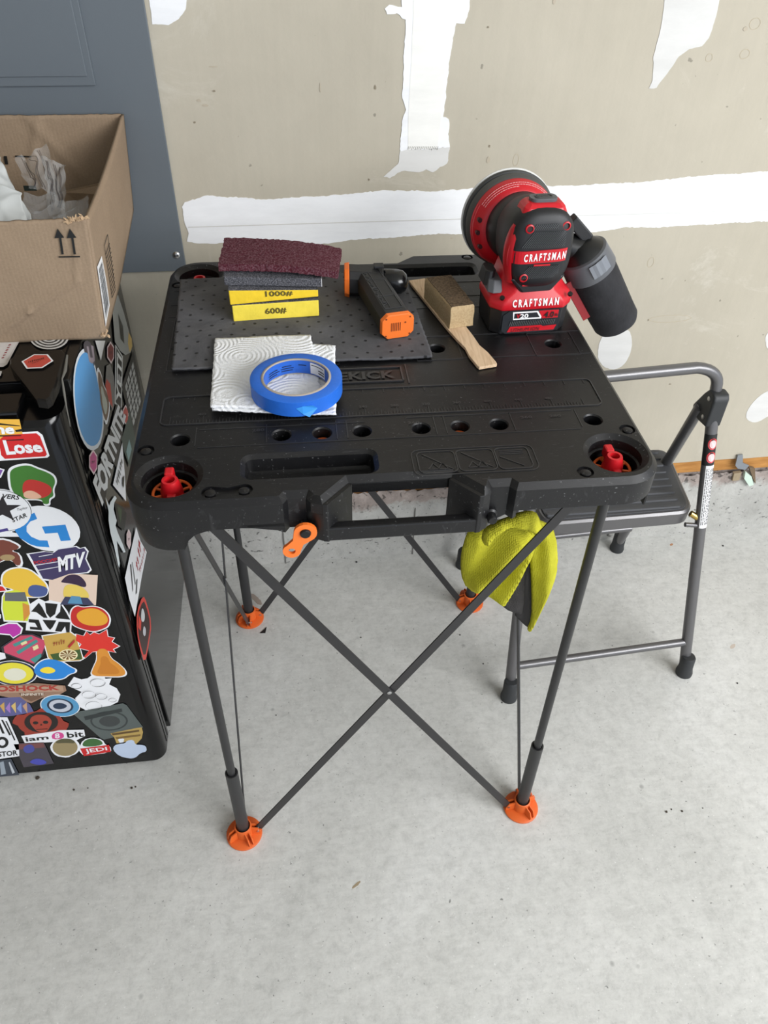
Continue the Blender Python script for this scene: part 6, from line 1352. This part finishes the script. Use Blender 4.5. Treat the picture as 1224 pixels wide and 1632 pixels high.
# shipping label and box mark on the side panel
def onside(s, t, o=0.0035):
    b_ = FB.lerp(M1, s / 0.6) if s < 0.6 else M1.lerp(KN, (s - 0.6) / 0.4)
    t_ = FT.lerp(BT, s) + Vector((-0.004 * math.sin(math.pi * s), 0, -0.012 * math.sin(math.pi * s)))
    return b_.lerp(t_, t) + Vector((0.006 * math.sin(math.pi * t) * math.sin(math.pi * s) + o, 0, 0))
def find_st(u, v):
    best = None
    for i in range(0, 101):
        for j in range(0, 101):
            p = onside(i / 100, j / 100) - CAM; q = MR.transposed() @ p; uu = 612 + FPX * q.x / -q.z; vv_ = 816 - FPX * q.y / -q.z; d_ = (uu - u) ** 2 + (vv_ - v) ** 2
            if best is None or d_ < best[0]: best = (d_, i / 100, j / 100)
    return best[1:]
def sidepatch(name, c4, m, par, o):
    st4 = [find_st(*c) for c in c4]; vs = []; fs = []; n = 8; mb = MB()
    for j in range(n + 1):
        for i in range(n + 1):
            a, b_ = i / n, j / n; s = (st4[0][0] * (1 - a) + st4[1][0] * a) * (1 - b_) + (st4[3][0] * (1 - a) + st4[2][0] * a) * b_; t = (st4[0][1] * (1 - a) + st4[1][1] * a) * (1 - b_) + (st4[3][1] * (1 - a) + st4[2][1] * a) * b_
            vs.append(onside(s, t, o))
    for j in range(n):
        for i in range(n): k = j * (n + 1) + i; fs.append((k, k + 1, k + n + 2, k + n + 1))
    mb.add(vs, fs); return obj(name, mb, m, par, world=True), st4
lb, s4 = sidepatch('shipping_label', [(167, 521), (175, 487), (162, 408), (154, 426)], M_WHITE, sp_, 0.0036)
def s4p(a, b_, o):
    s = (s4[0][0] * (1 - a) + s4[1][0] * a) * (1 - b_) + (s4[3][0] * (1 - a) + s4[2][0] * a) * b_; t = (s4[0][1] * (1 - a) + s4[1][1] * a) * (1 - b_) + (s4[3][1] * (1 - a) + s4[2][1] * a) * b_; return onside(s, t, o)
mb = MB(); b_ = 0.08
while b_ < 0.92:
    w = random.uniform(0.006, 0.016); mb.add([s4p(.15, b_, .0041), s4p(.85, b_, .0041), s4p(.85, b_ + w, .0041), s4p(.15, b_ + w, .0041)], [(0, 1, 2, 3)]); b_ += w + random.uniform(0.008, 0.022)
obj('barcode', mb, mat('bar_grey', (70, 76, 84), 0.6), lb, world=True, kind='stuff')
s4 = [find_st(*c) for c in ((178, 475), (183, 462), (171, 374), (166, 392))]
mb = MB()
def ln(a0, b0, a1, b1, w=0.0008):
    p, q = s4p(a0, b0, .004), s4p(a1, b1, .004); mb.bar(p, q, w, 0.0004, (0, 0.3, 1) if abs(b1 - b0) < .01 else (0, 1, 0))
for a0, b0, a1, b1 in ((0, 0, 1, 0), (1, 0, 1, 1), (0, 1, 1, 1), (0, 0, 0, 1)): ln(a0, b0, a1, b1)
for k in range(1, 12): ln(0, k / 13, 1, k / 13)
obj('grid_print', mb, M_BLACKP, sp_, world=True)

# ---- packaging inside the box
def crumple(quad, nx, ny, amp, seed, arch=0.0):
    rnd = random.Random(seed); import mathutils
    off = Vector((seed * 3.1, seed * 1.7, 0)); mb = MB(); vs = []; fs = []
    for j in range(ny + 1):
        for i in range(nx + 1):
            s, t = i / nx, j / ny; p = quad[0].lerp(quad[1], s).lerp(quad[3].lerp(quad[2], s), t)
            nz3 = mathutils.noise.noise_vector(p * 22 + off) * 1.0 + mathutils.noise.noise_vector(p * 60 + off) * 0.4
            rid = abs(mathutils.noise.noise(p * 35 + off)); vs.append(p + nz3 * amp + Vector((0, 0, arch * math.sin(math.pi * s) - rid * amp)))
    for j in range(ny):
        for i in range(nx): a = j * (nx + 1) + i; fs.append((a, a + 1, a + nx + 2, a + nx + 1))
    mb.add(vs, fs); return mb, vs
import mathutils
tops_ = []
V = Vector
bagm, _ = crumple([py(-60, 350, 0.20), py(52, 352, 0.16), py(2, 250, 0.26), py(-70, 230, 0.26)], 40, 40, 0.009, 3, 0.012)
for p in bagm.v: p.y -= 0.0
tag(obj('plastic_bag', bagm, M_BAG, smooth=60, thick=0.001), 'crumpled milky white plastic bag at the left inside the cardboard box', 'plastic bag')
bagm, _ = crumple([py(-50, 375, 0.13), py(46, 366, 0.12), py(30, 300, 0.17), py(-50, 300, 0.17)], 36, 30, 0.006, 5, 0.008)
tag(obj('plastic_bag', bagm, M_BAG, smooth=60, thick=0.001), 'smaller white plastic bag against the box front panel', 'plastic bag')
fl = thing('clear_plastic_wrap', 'clear crumpled plastic wrap with fine dark lines standing in the box', 'plastic wrap', (-0.44, 0.25, 0.83))
def filmsheet(q, seed, amp, nx=36, ny=30, arch=0.0, name='film'):
    m_, vs = crumple(q, nx, ny, amp, seed, arch); obj(name, m_, M_FILM, fl, world=True, smooth=25); return vs, nx
vs, nx = filmsheet([py(40, 300, 0.27), py(100, 300, 0.22), py(72, 236, 0.29), py(20, 250, 0.30)], 7, 0.014)
vs2, nx2 = filmsheet([py(80, 335, 0.20), py(110, 330, 0.19), py(104, 262, 0.26), py(60, 250, 0.28)], 8, 0.011)
filmsheet([py(38, 352, 0.17), py(110, 350, 0.16), py(90, 300, 0.22), py(40, 300, 0.24)], 9, 0.012)
filmsheet([py(70, 356, 0.13), py(128, 352, 0.12), py(140, 308, 0.20), py(100, 320, 0.2)], 10, 0.010)
mb = MB()
for gvs, gnx in ((vs, nx), (vs2, nx2)):
    for col_ in (6, 8, 10, 18, 20, 26, 28):
        pts = [gvs[j * (gnx + 1) + col_] + Vector((0, -0.0006, 0.0006)) for j in range(2, 29)]
        for a, b_ in zip(pts[:-1], pts[1:]): mb.bar(a, b_, 0.0005, 0.0003, (1, 0, 0))
obj('film_lines', mb, M_FILMLINE, fl, world=True, kind='stuff')
mb = MB(); mb.bar(py(38, 300, 0.30), py(58, 300, 0.30), 0.007, 0.001, (0, 0, 1)); obj('dark_print', mb, mat('dark_teal', (40, 50, 46), 0.5), fl, world=True)
mb = MB()
for pts in ([(6, 249), (11, 249), (13, 262), (8, 262)], [(24, 248), (50, 249), (50, 251), (24, 250)]):
    a = [py(u, v, 0.390) for u, v in pts]; mb.prism([(p.x, p.z) for p in a], 0, 0.0005, Matrix(((1, 0, 0, 0), (0, 0, -1, 0.3905), (0, 1, 0, 0), (0, 0, 0, 1))))
obj('inner_print', mb, M_BLACKP, bp_, world=True)

# ================================================================== BITS ON THE FLOOR
M_CRUMB = mat('crumb', (58, 50, 40), 0.8, bump=0.5, bscale=200)
M_CHIP = mat('black_chip', (22, 22, 22), 0.5)
for k, (u, v, r, c) in enumerate([(1062, 1294, 0.0022, 0), (1070, 1290, 0.0014, 0), (1087, 1293, 0.0020, 0), (1120, 1288, 0.0012, 0), (210, 1256, 0.0022, 0), (216, 1254, 0.0015, 0), (118, 1259, 0.0018, 0), (140, 1256, 0.0013, 0), (378, 1008, 0.0012, 1), (385, 1233, 0.0014, 1), (440, 1140, 0.0012, 1), (60, 1240, 0.0035, 0), (568, 896, 0.0025, 1), (733, 1012, 0.0016, 1), (770, 1058, 0.0016, 1), (1175, 1089, 0.0018, 1), (575, 1016, 0.0016, 1), (530, 897, 0.0014, 1), (1152, 870, 0.0022, 1), (800, 1120, 0.0014, 1)]):
    p = pz(u, v, 0.0); mb = MB(); rr = random.Random(k)
    rg = [[(x, y, z) for x, y in jag(circ(0, 0, r * q, 8), 0.01, r * 0.15, k + i)] for i, (q, z) in enumerate(((1.0, 0.0002), (0.9, r * 0.7), (0.4, r)))]
    mb.loft(rg); o = obj('dirt_crumb', mb, (M_CRUMB, M_CHIP)[c]); o.location = (p.x, p.y, 0); o.rotation_euler = (0, 0, rr.uniform(0, 6))
    tag(o, 'tiny dark crumb of grit lying on the concrete floor', 'debris', 'crumbs of grit on the floor')
p = pz(420, 1006, 0.0); mb = MB(); mb.prism([(-0.008, -0.005), (0.004, -0.006), (0.007, 0.011)], 0.0003, 0.0012); o = obj('plastic_chip', mb, M_CHIP); o.location = (p.x, p.y, 0)
tag(o, 'black triangular plastic sliver on the floor by the back left foot', 'debris')
# rust coloured stains in the slab surface
for u, v, a, b_, c in ((568, 1410, 0.009, 0.0025, (150, 134, 108)), (800, 868, 0.0, 0.0, None), (1070, 868, 0.006, 0.003, (166, 122, 90)), (1168, 1030, 0.009, 0.004, (184, 172, 160)), (408, 955, 0.006, 0.022, (150, 138, 128))):
    if not c: continue
    p = pz(u, v, 0.0); mb = MB(); mb.prism(jag(circ(p.x, p.y, a, 20, b_, 0.6), 0.002, 0.0008, int(u)), 0.0001, 0.00025); o = obj('floor_stain', mb, mat('stain_%d' % u, c, 0.8), bpy.data.objects['floor'])
